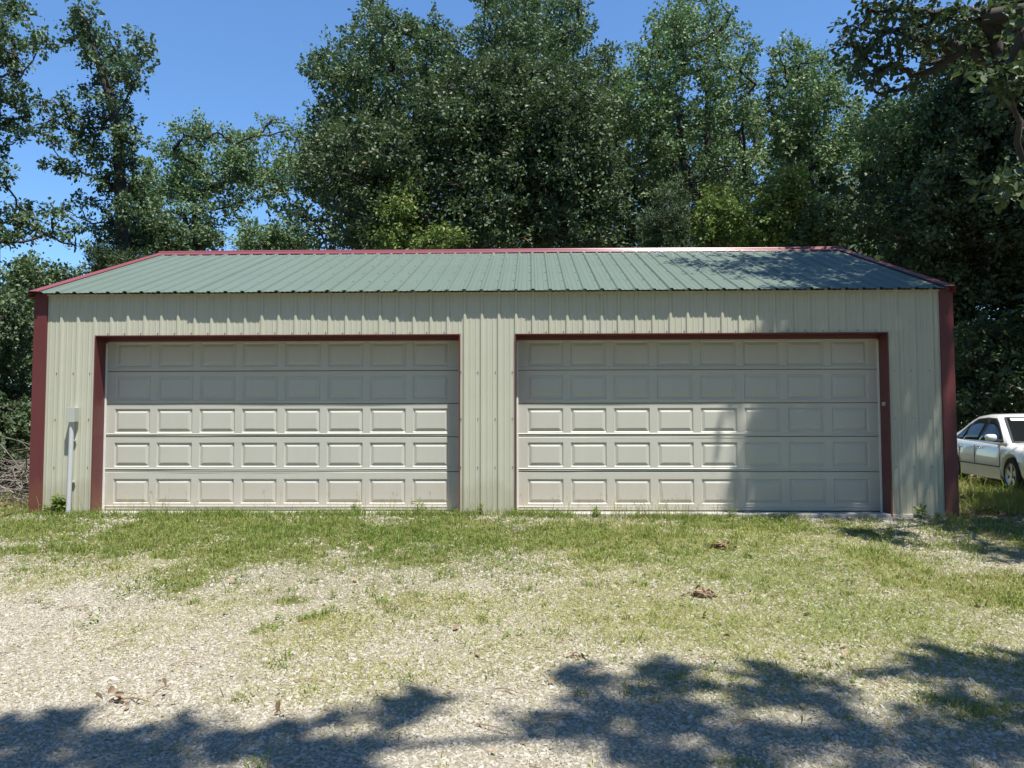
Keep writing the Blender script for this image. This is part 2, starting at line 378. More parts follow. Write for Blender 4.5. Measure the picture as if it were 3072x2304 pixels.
side_wall(XL, -1); side_wall(XR, 1)
sheet('rear_wall', [(XL, XR, -0.045, ZE-0.02)], lambda x, t, h: np.stack([x, YB+h, t], 1), garage, M['siding'])
# roof
RXL, RXR = -6.192, 6.098; EO = 0.118
cosr = 1/math.hypot(1, SL); sinr = SL*cosr
LEN = (YR+EO)/cosr
ez = ZE - SL*EO + 0.004
front_roof = lambda x, t, h: np.stack([x, -EO + t*cosr - h*sinr, ez + t*sinr + h*cosr], 1)
back_roof = lambda x, t, h: np.stack([x, 2*YR+EO - t*cosr + h*sinr, ez + t*sinr + h*cosr], 1)
rb = [RXL] + [rib_x(i)+0.004 for i in range(4, 52, 4)] + [RXR]
for k in range(len(rb)-1):
    o_ = 0.0016*(k % 2); w_ = 0.006*math.sin(k*2.3)
    sheet('roof_sheet', [(rb[k]-0.033, rb[k+1]+0.032, w_+0.006, LEN)], lambda x, t, h, o=o_: front_roof(x, t, h+o), garage, M['roof'], seam=0)
    sheet('roof_sheet', [(rb[k]-0.033, rb[k+1]+0.032, 0.0, LEN)], lambda x, t, h, o=o_: back_roof(x, t, h+o), garage, M['roof'], seam=0)
bm = bmesh.new()                                          # roof deck under the sheets
for s in (0, 1):
    fn = front_roof if s == 0 else back_roof
    c = [fn(np.array([x]), np.array([t]), np.array([h]))[0] for h in (-0.006, -0.05) for (x, t) in ((RXL+0.03, 0.11), (RXR-0.03, 0.11), (RXR-0.03, LEN-0.02), (RXL+0.03, LEN-0.02))]
    vv = [bm.verts.new(p) for p in c]
    for f in ((0, 1, 2, 3), (4, 5, 6, 7), (0, 1, 5, 4), (1, 2, 6, 5), (2, 3, 7, 6), (3, 0, 4, 7)): bm.faces.new([vv[i] for i in f])
bm_obj('roof_deck', bm, M['dark'], garage)
# ridge cap: folded strip riding on the rib tops
def strip_mesh(name, rows, mat, parent, closed=False):
    n = len(rows[0]); qm = QM(); v = np.concatenate([np.asarray(r, float) for r in rows]); f = []
    for r in range(len(rows)-1):
        for k in range(n-1): f.append((r*n+k, r*n+k+1, (r+1)*n+k+1, (r+1)*n+k))
    qm.add(v, f); return link(name, qm.mesh(name), mat, parent)
capsec = []
apex = np.array(front_roof(np.array([0.]), np.array([LEN]), np.array([0.0]))[0][1:]); RC = 0.034
half = [front_roof(np.array([0.]), np.array([t]), np.array([h]))[0][1:] for t, h in ((LEN-0.155, 0.012), (LEN-0.153, 0.0265), (LEN-0.10, 0.0285), (LEN-0.052, 0.031))]
arc = [(apex[0] - RC*math.sin(a_), apex[1] + 0.030 + RC*math.cos(a_)) for a_ in np.linspace(R(98), R(0), 9)]
half = half + arc
capsec = half + [(2*YR-p[0], p[1]) for p in half[-2::-1]]
capx = np.linspace(RXL+0.005, RXR-0.005, 60)
rows = [[(x, p[0], p[1] + 0.004*math.sin(x*1.1)) for x in capx] for p in capsec]
rc = strip_mesh('ridge_cap', rows, M['red_gloss'], garage)
for p_ in rc.data.polygons: p_.use_smooth = True
# rake trim along both gable edges
for xs, sg in ((RXL, -1), (RXR, 1)):
    for fn in (front_roof, back_roof):
        rows = []
        for dx, h in ((-0.115, 0.0225), (-0.112, 0.029), (0.012, 0.030), (0.015, 0.024), (0.015, -0.060), (0.004, -0.064)):
            rows.append([fn(np.array([xs+sg*dx]), np.array([t]), np.array([h]))[0] for t in np.linspace(-0.006, LEN+0.01, 12)])
        strip_mesh('rake_trim', rows, M['red_faded'], garage)
# eave fascia under the sheet edge
box_obj('eave_strip', XL+0.16, XR-0.16, -0.036, -0.024, ZE-0.062, ZE-0.044, M['siding'], garage)
# corner posts: folded L trims
for xs, sg, zb in ((XL, 1, -0.085), (XR, -1, -0.065)):
    bm = bmesh.new(); w = 0.157 if sg > 0 else 0.150
    add_box(bm, min(xs-sg*0.022, xs+sg*w), max(xs-sg*0.022, xs+sg*w), -0.026, -0.0205, zb, ZE-0.03, 0.0015)
    add_box(bm, min(xs-sg*0.022, xs-sg*0.017), max(xs-sg*0.022, xs-sg*0.017), -0.020, 0.15, zb, ZE-0.02)
    add_box(bm, min(xs+sg*(w-0.006), xs+sg*w), max(xs+sg*(w-0.006), xs+sg*w), -0.0203, -0.001, zb, ZE-0.03)
    bm_obj('corner_trim', bm, M['red'], garage)
# openings
DY = 0.250
for (o0, o1) in OPEN:
    bm = bmesh.new()
    add_box(bm, o0-0.004, o1+0.004, -0.0225, DY-0.03, HEAD-0.003, HEAD+0.0045)                                  # soffit
    add_box(bm, o0-0.010, o1+0.010, -0.0255, -0.0228, HEAD-0.005, HEAD+0.006)                                   # drip lip
    add_box(bm, o0+0.0045, o1-0.0045, DY-0.055, DY-0.03, HEAD-0.055, HEAD-0.0035)                               # head stop board
    bm_obj('header_trim', bm, M['red'], garage)
    for xs, sg in ((o0, 1), (o1, -1)):
        bm = bmesh.new()
        add_box(bm, min(xs, xs+sg*0.004), max(xs, xs+sg*0.004), -0.0226, DY-0.03, -0.055, HEAD-0.0035)
        add_box(bm, min(xs-sg*0.012, xs+sg*0.006), max(xs-sg*0.012, xs+sg*0.006), -0.0262, -0.0229, -0.055, HEAD-0.0125)
        add_box(bm, min(xs-sg*0.012, xs-sg*0.010), max(xs-sg*0.012, xs-sg*0.010), -0.0228, -0.002, -0.055, HEAD+0.011)
        bm_obj('jamb_trim', bm, M['red'], garage)
        bm = bmesh.new(); add_box(bm, min(xs+sg*0.0045, xs+sg*0.030), max(xs+sg*0.0045, xs+sg*0.030), DY-0.029, DY-0.008, -0.02, HEAD-0.075, 0.003)
        bm_obj('weather_strip', bm, M['white_vinyl'], garage)
# doors: five sections of eight raised panels
JZ = [-0.012, 0.517, 0.991, 1.444, 1.898, 2.352]
PZ = [(0.085, 0.420), (0.583, 0.915), (1.050, 1.380), (1.505, 1.835), (1.960, 2.290)]
def panel_mesh(w, h):
    bm = bmesh.new()
    rings = [(0, 0.0), (0.003, 0.003), (0.015, 0.015), (0.020, 0.015), (0.054, 0.001), (0.058, 0.000)]
    vr = []
    for ins, dy in rings:
        vr.append([bm.verts.new((x, dy, z)) for x, z in ((ins, ins), (w-ins, ins), (w-ins, h-ins), (ins, h-ins))])
    for a_, b_ in zip(vr[:-1], vr[1:]):
        for k in range(4): bm.faces.new((a_[k], a_[(k+1) % 4], b_[(k+1) % 4], b_[k]))
    bm.faces.new(vr[-1]); bmesh.ops.recalc_face_normals(bm, faces=bm.faces)
    if sum(f.normal.y for f in bm.faces) > 0: bmesh.ops.reverse_faces(bm, faces=bm.faces)
    me = bpy.data.meshes.new('raised_panel'); bm.to_mesh(me); bm.free(); me.materials.append(M['door']); return me
for di, (o0, o1) in enumerate(OPEN):
    d0, d1 = o0+0.001, o1-0.001
    p0, pitch, pw = (-5.190, 0.5900, 0.492) if di == 0 else (0.508, 0.5875, 0.486)
    door = empty('garage_door', (0, 0, 0), parent=garage)
    door['label'] = ('almond sectional garage door on the left, beside the conduit' if di == 0 else 'almond sectional garage door on the right, dappled by tree shade')
    for s in range(5):
        z0, z1 = JZ[s]+0.0025, JZ[s+1]-0.0025; q0, q1 = PZ[s]
        bm = bmesh.new()
        xs = [d0] + [x for k in range(8) for x in (p0+k*pitch, p0+k*pitch+pw)] + [d1]; zs = [z0+0.012, q0, q1, z1-0.006]
        g = {(i, j): bm.verts.new((xs[i], DY, zs[j])) for i in range(len(xs)) for j in range(4)}
        for i in range(len(xs)-1):
            for j in range(3):
                if j == 1 and i % 2 == 1: continue
                bm.faces.new((g[i, j], g[i+1, j], g[i+1, j+1], g[i, j+1]))
        # rolled joint edges and a shallow bead below the lower joint
        def band(za, ya, zb, yb):
            a_ = [bm.verts.new((x, y, z)) for x, y, z in ((d0, ya, za), (d1, ya, za), (d1, yb, zb), (d0, yb, zb))]; bm.faces.new(a_)
        band(z0, DY+0.020, z0+0.004, DY+0.004); band(z0+0.004, DY+0.004, z0+0.012, DY)
        band(z1-0.006, DY, z1, DY+0.005); band(z1, DY+0.005, z1, DY+0.03)
        bd = z0 + 0.032 if s else z0 + 0.05
        band(bd, DY-0.0005, bd+0.004, DY-0.006); band(bd+0.004, DY-0.006, bd+0.008, DY-0.006); band(bd+0.008, DY-0.006, bd+0.015, DY-0.0005)
        for v_ in bm.verts:                              # sections never hang quite true
            v_.co.y += 0.0025*math.sin(v_.co.x*1.3+s*2.1+di*1.7) + 0.0012*math.sin(v_.co.x*4.1+s)
        me = bpy.data.meshes.new('door_section'); bm.normal_update()
        for f in bm.faces:
            if f.normal.y > 0.01: f.normal_flip()
        bm.to_mesh(me); bm.free(); link('door_section', me, M['door'], door)
        pm = panel_mesh(pw, q1-q0)
        for k in range(8):
            o = link('raised_panel', pm, None, door); xm = p0+k*pitch+pw/2; o.location = (p0+k*pitch, DY + 0.0025*math.sin(xm*1.3+s*2.1+di*1.7) + 0.0012*math.sin(xm*4.1+s), q0)
    box_obj('bottom_seal', d0, d1, DY-0.004, DY+0.03, -0.016, -0.011, M['seal'], door)
    box_obj('back_panel', d0, d1, DY+0.032, DY+0.05, -0.01, JZ[-1]+0.05, M['dark'], door)
# slab and screws
tag(box_obj('concrete_slab', XL+0.06, XR-0.06, -0.018, YB-0.05, -0.20, -0.0165, M['concrete'], None, 0.006), kind='structure')
bm = bmesh.new(); bmesh.ops.create_cone(bm, cap_ends=True, segments=8, radius1=0.013, radius2=0.011, depth=0.003)
bmesh.ops.create_cone(bm, cap_ends=True, segments=6, radius1=0.008, radius2=0.007, depth=0.010, matrix=Matrix.Translation((0, 0, 0.0055)))
sme = bpy.data.meshes.new('screw'); bm.to_mesh(sme); bm.free(); sme.materials.append(M['screw'])
def screw(x, z):
    o = link('screw', sme, None, garage); o.location = (x, -0.0025, z); o.rotation_euler = (math.pi/2, 0, random.random()); o.scale = (0.72, 0.72, 0.72)
for i in range(-1, 53):
    x = rib_x(i)-0.050
    if not (XL+0.19 < x < XR-0.17): continue
    inop = any(o[0]-0.03 < x < o[1]+0.01 for o in OPEN)
    for z in ((HEAD+0.033,) if inop else (0.595, 1.235, 1.860)):
        screw(x+random.uniform(-0.004, 0.004), z+random.uniform(-0.004, 0.004))
qm = QM()
for i in range(0, 53):
    for t in (0.06, 0.75, 1.45, 2.15, 2.85, 3.35):
        for dx in (-0.045,):
            p = front_roof(np.array([rib_x(i)+dx]), np.array([t+random.uniform(-.01, .01)]), np.array([0.001]))[0]
            u_ = np.array([1, 0, 0]); v_ = np.array([0, cosr, sinr]); n_ = np.array([0, -sinr, cosr]); r_ = 0.009
            b4 = [p + r_*(a_*u_ + b_*v_) for a_, b_ in ((-1, -1), (1, -1), (1, 1), (-1, 1))]; t4 = [x + n_*0.008 for x in b4]
            qm.add(b4+t4, [(4, 5, 6, 7), (0, 1, 5, 4), (1, 2, 6, 5), (2, 3, 7, 6), (3, 0, 4, 7)])
o = link('roof_screws', qm.mesh('roof_screws'), M['screw'], garage); o['kind'] = 'stuff'
# conduit on the wall
con = empty('electrical_conduit', (-5.590, -0.085, -0.06))
tag(con, 'pale grey conduit pipe with junction box on wall left of the doors', 'conduit')
v, f = tube_np([(-0.012, 0, -0.06), (-0.008, 0, 0.3), (0.0, 0.0, 0.9), (0.004, 0.0, 1.262)], [0.030]*4, 20); qm = QM(); qm.add(v, f)
link('pipe', qm.mesh('pipe', True), M['pvc'], con)
v, f = tube_np([(-0.012, 0, -0.09), (-0.012, 0, 0.07)], [0.040]*2, 20); qm = QM(); qm.add(v, f)
v2, f2 = tube_np([(-0.012, 0, 0.07), (-0.012, 0, 0.0705)], [0.040, 0.03], 20); qm.add(v2, f2); link('coupling', qm.mesh('coupling', True), M['box_grey'], con)
bm = bmesh.new(); add_box(bm, -0.050, 0.060, -0.040, 0.063, 1.26, 1.455, 0.006); bx = bm_obj('junction_box', bm, M['box_grey'], con)
bm = bmesh.new(); add_box(bm, -0.054, 0.064, -0.049, -0.0405, 1.256, 1.459, 0.003); bm_obj('lid', bm, M['box_grey'], bx)
for zz in (0.45, 1.0):
    bm = bmesh.new(); add_box(bm, -0.05, 0.04, 0.030, 0.062, zz, zz+0.02, 0.003); bm_obj('strap', bm, M['box_grey'], con)
# small latch on the far jamb of the right-hand door
box_obj('latch', OPEN[1][1]-0.045, OPEN[1][1]-0.004, 0.06, 0.085, 1.40, 1.45, M['box_grey'], garage, 0.004)

# ------------------------------------------------------------------ trees
LEAF = np.array([[0, 0], [0.32, -0.40], [0.74, -0.46], [1.0, 0.0], [0.74, 0.46], [0.32, 0.40]])   # along, across
KITE = np.array([[0, 0], [0.52, -0.50], [1.0, 0.0], [0.52, 0.50]])
def leaves(qm, P, D, N, L, wid, tint, droop=0.12, fold=0.10, fine=True):
    n = len(P); SH = LEAF if fine else KITE
    S = np.cross(D, N); S /= np.linalg.norm(S, axis=1)[:, None] + 1e-9; N = np.cross(S, D)
    a = SH[:, 0][None, :, None]; w = SH[:, 1][None, :, None]
    V = P[:, None, :] + L[:, None, None]*(a*D[:, None, :] + wid*w*S[:, None, :] + (fold*np.abs(w)*2*wid - droop*a*a)*N[:, None, :])
    if fine:
        b_ = np.arange(n)[:, None]*6
        f = np.concatenate([b_ + np.array([0, 1, 2, 3]), b_ + np.array([3, 4, 5, 0])], 1).reshape(-1, 4)
    else: f = np.arange(n*4).reshape(-1, 4)
    qm.add(V.reshape(-1, 3), f, np.repeat(tint, 2) if fine else tint)
def unit(v): return v/(np.linalg.norm(v, axis=-1, keepdims=True)+1e-9)
NLEAF = 0
def crown(lobes, leaf=0.115, lai=4.2, seed=0, wid=0.58, sub_r=0.34, needle=False, fine=False):
    """lobes: (x,y,z,r) -> leaf quads in sub-clumps, and the twig endpoints"""
    global NLEAF
    rg = np.random.default_rng(seed); qm = QM(); subs = []
    la = leaf*leaf*wid*(0.72 if fine else 0.5)
    for (x, y, z, r) in lobes:
        nl = int(lai*math.pi*r*r/la)
        per = 24 if not needle else 50
        ns = max(3, int(nl/per)); nl = ns*per
        an = 0.72+0.62*rg.random(3); an[2] *= 0.85
        d = rg.normal(size=(ns, 3)); dl = np.linalg.norm(d, axis=1)[:, None]; d = d*np.minimum(1, 2.3/dl)
        c = np.array([x, y, z]) + d*r*0.50*an
        subs.append((np.array([x, y, z]), c))
        sr = sub_r*(0.55+0.9*rg.random(ns))*min(1.2, 0.6+0.5*r)
        # sprays: short leafy shoots pointing outwards and a little up
        ax = unit(unit(c-np.array([x, y, z]))*0.8 + 0.7*rg.normal(size=(ns, 3)) + np.array([0, 0, 0.15]))
        off = ax[:, None, :]*(rg.random((ns, per, 1))*1.7-0.7)*sr[:, None, None] + rg.normal(size=(ns, per, 3))*0.27*sr[:, None, None]
        P = (c[:, None, :]+off).reshape(-1, 3)
        out = unit(off.reshape(-1, 3)); lob = np.repeat(ax, per, 0)
        D = unit(0.5*out + 0.5*lob + 0.6*rg.normal(size=P.shape) + np.array([0, 0, -0.22]))
        N = unit(0.58*rg.normal(size=P.shape) + 0.25*out + np.array([0, -0.12, 0.9]))
        L = leaf*(0.6+0.75*rg.random(len(P)))
        ct = np.repeat(rg.random(ns), per)
        t = np.clip(0.68*ct + 0.32*rg.random(len(P)), 0, 0.93)*0.97
        t = np.where(rg.random(len(P)) < 0.012, 1.0, t)
        if needle: D = unit(D + np.array([0, 0, 0.5])); L = L*1.0
        leaves(qm, P, D, N, L, wid, t, fine=fine)
        NLEAF += len(P)
    return qm, subs
def bez(p0, p1, sag, n, rg, jit):
    t = np.linspace(0, 1, n)[:, None]; m_ = (p0+p1)/2 + np.array([0, 0, sag])
    p = (1-t)**2*p0 + 2*t*(1-t)*m_ + t*t*p1
    j = rg.normal(size=p.shape)*jit; j[0] = 0; j[-1] = 0
    return p + j
def tree(name, label, base, top, lobes, mat, leaf=0.115, lai=4.2, r0=0.16, seed=1, wid=0.58, sub_r=0.27, group='trees round the garage', cat='tree', needle=False, twigs=5, trunk_pts=None, lean=0.25, limb_r=1.0, fine=False):
    rg = np.random.default_rng(seed+1000)
    bz = float(gz(base[0], base[1]))
    t = empty(name, (base[0], base[1], bz)); o3 = np.array([base[0], base[1], bz])
    tag(t, label, cat, group)
    lobes = [tuple(l) for l in lobes]
    if trunk_pts is None:
        n = 9; zz = np.linspace(0, 1, n)
        tp = np.stack([base[0] + (top[0]-base[0])*zz**1.3, base[1] + (top[1]-base[1])*zz**1.3, bz-0.25 + (top[2]-bz+0.25)*zz*0.86], 1)
        j = rg.normal(size=tp.shape)*np.array([0.10, 0.10, 0])*lean*4*0.35; j[0] = 0; tp = tp + np.cumsum(j, 0)*0.5
    else: tp = np.array(trunk_pts, float); n = len(tp)
    fr = np.linspace(0, 1, len(tp)); rad = r0*(1-0.88*fr)**0.9 + 0.012; rad[0] *= 1.45
    tm = QM(); v, f = tube_np(tp, rad, 9); tm.add(v, f)
    qm, subs = crown(lobes, leaf, lai, seed, wid*(1.0 if fine else 1.2), sub_r, needle, fine)
    hgt = tp[-1][2]-tp[0][2]
    # branching: every clump hangs on the nearest limb below it, limbs thicken with what they carry
    tn = [np.array([np.interp(z_, tp[:, 2], tp[:, k]) for k in range(3)]) for z_ in np.linspace(tp[0][2]+0.25*hgt, tp[-1][2], 14)]
    nodes = list(tn); par = [-1]*len(tn); cen = np.array([l[:3] for l in lobes])
    tarr = np.array(tn); order = np.argsort([np.min(np.linalg.norm(tarr-c, axis=1)) for c in cen]); where = {}
    for li in order:
        c = cen[li]; A = np.array(nodes); dv = c-A; dd = np.linalg.norm(dv, axis=1) + 0.9*np.maximum(0, -dv[:, 2]) + 0.25*np.hypot(dv[:, 0], dv[:, 1])*(np.arange(len(A)) < len(tn))*0
        k = int(np.argmin(dd)); where[li] = len(nodes); nodes.append(c); par.append(k)
    load = np.array([0.0]*len(tn) + [0.0]*len(order)); inv = {v_: k for k, v_ in where.items()}
    for ni in range(len(nodes)-1, len(tn)-1, -1):
        load[ni] += lobes[inv[ni]][3]
        if par[ni] >= len(tn): load[par[ni]] += load[ni]
    paths = {}
    for ni in range(len(tn), len(nodes)):
        li = inv[ni]; r = lobes[li][3]; p0 = nodes[par[ni]]; p1 = nodes[ni]; ln = np.linalg.norm(p1-p0)
        pr = (0.012+0.020*load[ni]**0.6)*limb_r; pe = (0.012+0.020*max(0, load[ni]-r)**0.6)*limb_r if load[ni] > r+1e-6 else 0.008
        if par[ni] < len(tn): pr = min(pr, 0.8*float(np.interp(p0[2], tp[:, 2], rad)))
        pts = bez(p0, p1, -0.08*ln, 6, rg, 0.03*ln**0.5); v, f = tube_np(pts, np.linspace(pr, min(pr, pe), 6), 6); tm.add(v, f)
        cs = subs[li][1]
        for c in cs[rg.permutation(len(cs))[:twigs]]:
            k = rg.integers(3, 6); pts2 = bez(pts[k], c, 0.04, 3, rg, 0.025)
            v, f = tube_np(pts2, np.linspace(0.010, 0.004, 3), 3); tm.add(v, f)
    def fin(q_, nm, mt_, smooth):
        q_.v = [a_-o3.astype(np.float32) for a_ in q_.v]
        return link(nm, q_.mesh(nm, smooth), mt_, t)
    fin(tm, 'trunk', M['bark'], True); fin(qm, 'crown', M[mat], False)
    return t
def pip(pt, poly):
    x, y = pt; c = False; j = len(poly)-1
    for i in range(len(poly)):
        xi, yi = poly[i]; xj, yj = poly[j]
        if (yi > y) != (yj > y) and x < (xj-xi)*(y-yi)/(yj-yi)+xi: c = not c
        j = i
    return c
def edge_dist(pt, poly):
    p = np.array(pt); best = 1e9
    for i in range(len(poly)):
        a_ = np.array(poly[i-1], float); b_ = np.array(poly[i], float); ab = b_-a_
        t = np.clip(np.dot(p-a_, ab)/(np.dot(ab, ab)+1e-9), 0, 1); best = min(best, np.linalg.norm(p-a_-t*ab))
    return best
def fill(outline, y, thick, n, rmin, rmax, seed, clear=None):
    """crown lobes inside an outline standing at distance y: real size there, with depth"""
    rg = random.Random(seed); out = []
    us = [p[0] for p in outline]; vs_ = [p[1] for p in outline]; tries = 0
    sc = F_PX/(y-CAM[1])
    while len(out) < n and tries < n*60:
        tries += 1
        best = None
        for _ in range(5):
            p = (rg.uniform(min(us), max(us)), rg.uniform(min(vs_), max(vs_)))
            if not pip(p, outline): continue
            e = edge_dist(p, outline)/sc
            if e < rmin*0.55: continue
            r = min(rmax, max(rmin, e*rg.uniform(0.75, 1.05)))
            dy = rg.uniform(-1, 1)*thick
            w = at_y(p[0], p[1], y+dy)
            k = min([((w[0]-o[0])**2+0.5*(w[1]-o[1])**2+(w[2]-o[2])**2)/(r+o[3])**2 for o in out] or [9])
            if best is None or k > best[0]: best = (k, (w[0], w[1], w[2], r))
        if best and best[0] > 0.12: out.append(best[1])
    return out
def px(lst, s, ox, oy=0): return [(ox+a_*s, oy+b_*s) for a_, b_ in lst]
C5, C2, C6, C3 = (0.5424, 0), (0.4822, 900), (0.575, 1800), (0.458, 2500)
def lob(lst, crop, y, seed, dy=1.0, grow=1.0):
    rg = random.Random(seed); s, ox = crop; out = []
    for (a_, b_, r_) in lst:
        d = rg.uniform(-dy, dy); p = at_y(ox+a_*s, b_*s, y+d); out.append((p[0], p[1], p[2], grow*r_*s*(y+d-CAM[1])/F_PX))
    return out
def gxy(u, y): p = at_y(u, 1260, y); return (p[0], p[1])

# left edge oak
L1 = lob([(60, 50, 80), (-60, 30, 110), (10, 110, 70), (240, 215, 60), (180, 250, 45), (290, 225, 45), (70, 200, 70), (-20, 230, 80), (90, 320, 75), (20, 340, 70), (100, 400, 55), (60, 480, 65), (120, 540, 55), (20, 560, 70), (160, 630, 55), (60, 660, 70), (-40, 690, 80), (110, 770, 55), (30, 810, 60), (-60, 860, 80), (40, 950, 55), (20, 1010, 50),
          (110, 1120, 60), (170, 1190, 65), (80, 1220, 75), (200, 1260, 60), (120, 1310, 55), (-20, 1180, 80), (-60, 1330, 90), (30, 1340, 60), (280, 1300, 45), (340, 1190, 45), (400, 1240, 50), (360, 1310, 40), (420, 1360, 40), (300, 1170, 35), (-150, 500, 140), (-180, 900, 140), (-170, 150, 140)], C5, 7.0, 2)
tree('oak_tree', 'tall ragged oak cut by the left edge of the photo', gxy(-20, 7.0), at_y(20, 40, 7.0), L1, 'oak', 0.098, 3.0, 0.17, 21, sub_r=0.24)
# slender oak with visible trunk
L2 = lob([(450, 60, 60), (430, 130, 65), (500, 150, 60), (420, 200, 65), (520, 220, 65), (590, 200, 45), (480, 270, 60), (560, 280, 60), (520, 340, 60), (640, 290, 50), (700, 320, 50), (760, 215, 45), (790, 270, 50), (850, 280, 35), (790, 350, 50), (700, 380, 70), (610, 400, 65), (660, 450, 65), (750, 460, 50), (570, 440, 40), (490, 510, 50), (560, 560, 55), (640, 540, 60), (690, 560, 40), (340, 580, 50), (260, 560, 45), (220, 590, 35), (380, 640, 55), (290, 650, 45), (500, 640, 60), (600, 650, 70), (680, 640, 55), (745, 690, 45), (190, 700, 45), (260, 750, 50), (420, 740, 65), (540, 750, 70), (650, 770, 75), (720, 790, 60), (390, 820, 55), (500, 860, 70), (620, 900, 75), (730, 880, 70), (280, 910, 40), (360, 930, 50), (450, 950, 55), (560, 990, 60), (640, 1030, 70), (740, 1000, 70), (430, 1100, 35), (510, 1110, 40), (570, 1150, 35), (340, 1150, 30), (480, 1220, 35), (510, 1265, 25), (700, 1150, 80), (780, 1080, 70), (640, 1230, 75), (760, 1260, 80), (580, 1320, 60), (690, 1360, 80)], C5, 9.0, 3, 1.0, 1.12)
tp = [at_y(C5[0]*a_, C5[0]*b_, 9.0) for a_, b_ in ((690, 1560), (680, 1300), (665, 1000), (655, 760), (610, 540), (540, 330), (470, 160), (445, 60))]
b0 = gxy(C5[0]*690, 9.0); tp.insert(0, np.array([b0[0], b0[1], -0.3]))
tree('oak_tree', 'slender oak with dark trunk rising alone against the sky behind left roof end', b0, None, L2, 'oak', 0.098, 3.0, 0.20, 22, trunk_pts=tp, sub_r=0.24)
# mid-left oak, farther off
P3 = px([(880, 660), (930, 610), (1000, 640), (1050, 610), (1070, 560), (1110, 600), (1170, 620), (1180, 690), (1280, 700), (1310, 720), (1330, 690), (1400, 700), (1440, 640), (1530, 630), (1600, 660), (1690, 690), (1740, 760), (1700, 900), (1620, 1000), (1600, 1130), (1500, 1180), (1420, 1090), (1370, 1130), (1330, 1230), (1230, 1310), (1100, 1340), (900, 1420), (700, 1420), (720, 1000), (760, 780), (870, 780)], *C5)
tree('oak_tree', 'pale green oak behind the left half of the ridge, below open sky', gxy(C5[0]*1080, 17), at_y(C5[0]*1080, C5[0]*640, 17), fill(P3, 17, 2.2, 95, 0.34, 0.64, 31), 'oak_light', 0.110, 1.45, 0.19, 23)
# big dark oak left of centre
P4 = px([(5, 350), (90, 330), (140, 240), (270, 190), (330, 180), (325, 100), (370, 70), (380, -60), (520, -60), (580, 30), (600, 100), (680, 90), (760, 90), (770, 170), (840, 80), (880, 90), (920, 170), (960, 90), (1010, 110), (1030, 200), (1060, 260), (1040, 400), (900, 650), (760, 1000), (450, 1050), (250, 1150), (100, 1250), (0, 1200), (0, 900), (60, 640), (130, 560), (10, 550)], *C2)
tree('oak_tree', 'big dark oak with two tops left of centre above the ridge', gxy(C2[1]+C2[0]*430, 11.5), at_y(C2[1]+C2[0]*440, 30, 11.5), fill(P4, 11.5, 2.2, 125, 0.26, 0.56, 32), 'oak', 0.100, 1.8, 0.24, 24)
# central oak, top above the frame
P5 = px([(1030, 180), (1100, 60), (1090, -120), (1740, -120), (1790, 80), (1830, 190), (1790, 310), (1690, 320), (1820, 340), (1840, 240), (1900, 215), (1965, 300), (1950, 390), (2000, 600), (1900, 750), (1500, 700), (1130, 480), (1080, 330), (1040, 260)], *C2)
tree('oak_tree', 'tallest oak right of centre, its round top cut by the upper edge', gxy(C2[1]+C2[0]*1440, 15), at_y(C2[1]+C2[0]*1440, -40, 15), fill(P5, 15, 2.6, 95, 0.32, 0.70, 33), 'oak', 0.110, 1.8, 0.26, 25)
# dense mass in front of them
P6 = px([(740, 520), (830, 420), (900, 380), (1080, 360), (1180, 345), (1400, 330), (1560, 370), (1700, 400), (1900, 450), (1980, 700), (2020, 1100), (1960, 1560), (1350, 1560), (1330, 900), (1200, 600), (900, 600), (760, 800)], *C2)
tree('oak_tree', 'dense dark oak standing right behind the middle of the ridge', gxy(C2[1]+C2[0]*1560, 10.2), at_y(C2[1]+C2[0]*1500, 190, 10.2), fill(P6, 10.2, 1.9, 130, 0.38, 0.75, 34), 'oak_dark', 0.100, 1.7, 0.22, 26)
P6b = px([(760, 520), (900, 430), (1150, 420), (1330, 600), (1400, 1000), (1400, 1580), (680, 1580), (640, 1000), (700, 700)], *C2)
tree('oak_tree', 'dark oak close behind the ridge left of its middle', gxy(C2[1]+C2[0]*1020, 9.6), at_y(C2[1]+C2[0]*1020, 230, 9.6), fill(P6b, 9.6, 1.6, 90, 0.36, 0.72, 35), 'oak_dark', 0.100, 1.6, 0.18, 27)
P6c = px([(20, 900), (150, 760), (300, 700), (640, 690), (760, 900), (760, 1580), (270, 1580), (250, 1400), (170, 1380), (150, 1250), (0, 1250)], *C2)
tree('oak_tree', 'shaded oak under the big two-topped oak, left of the bright maple', gxy(C2[1]+C2[0]*470, 9.2), at_y(C2[1]+C2[0]*450, 360, 9.2), fill(P6c, 9.2, 1.5, 80, 0.34, 0.70, 36), 'oak_dark', 0.098, 1.5, 0.17, 28)
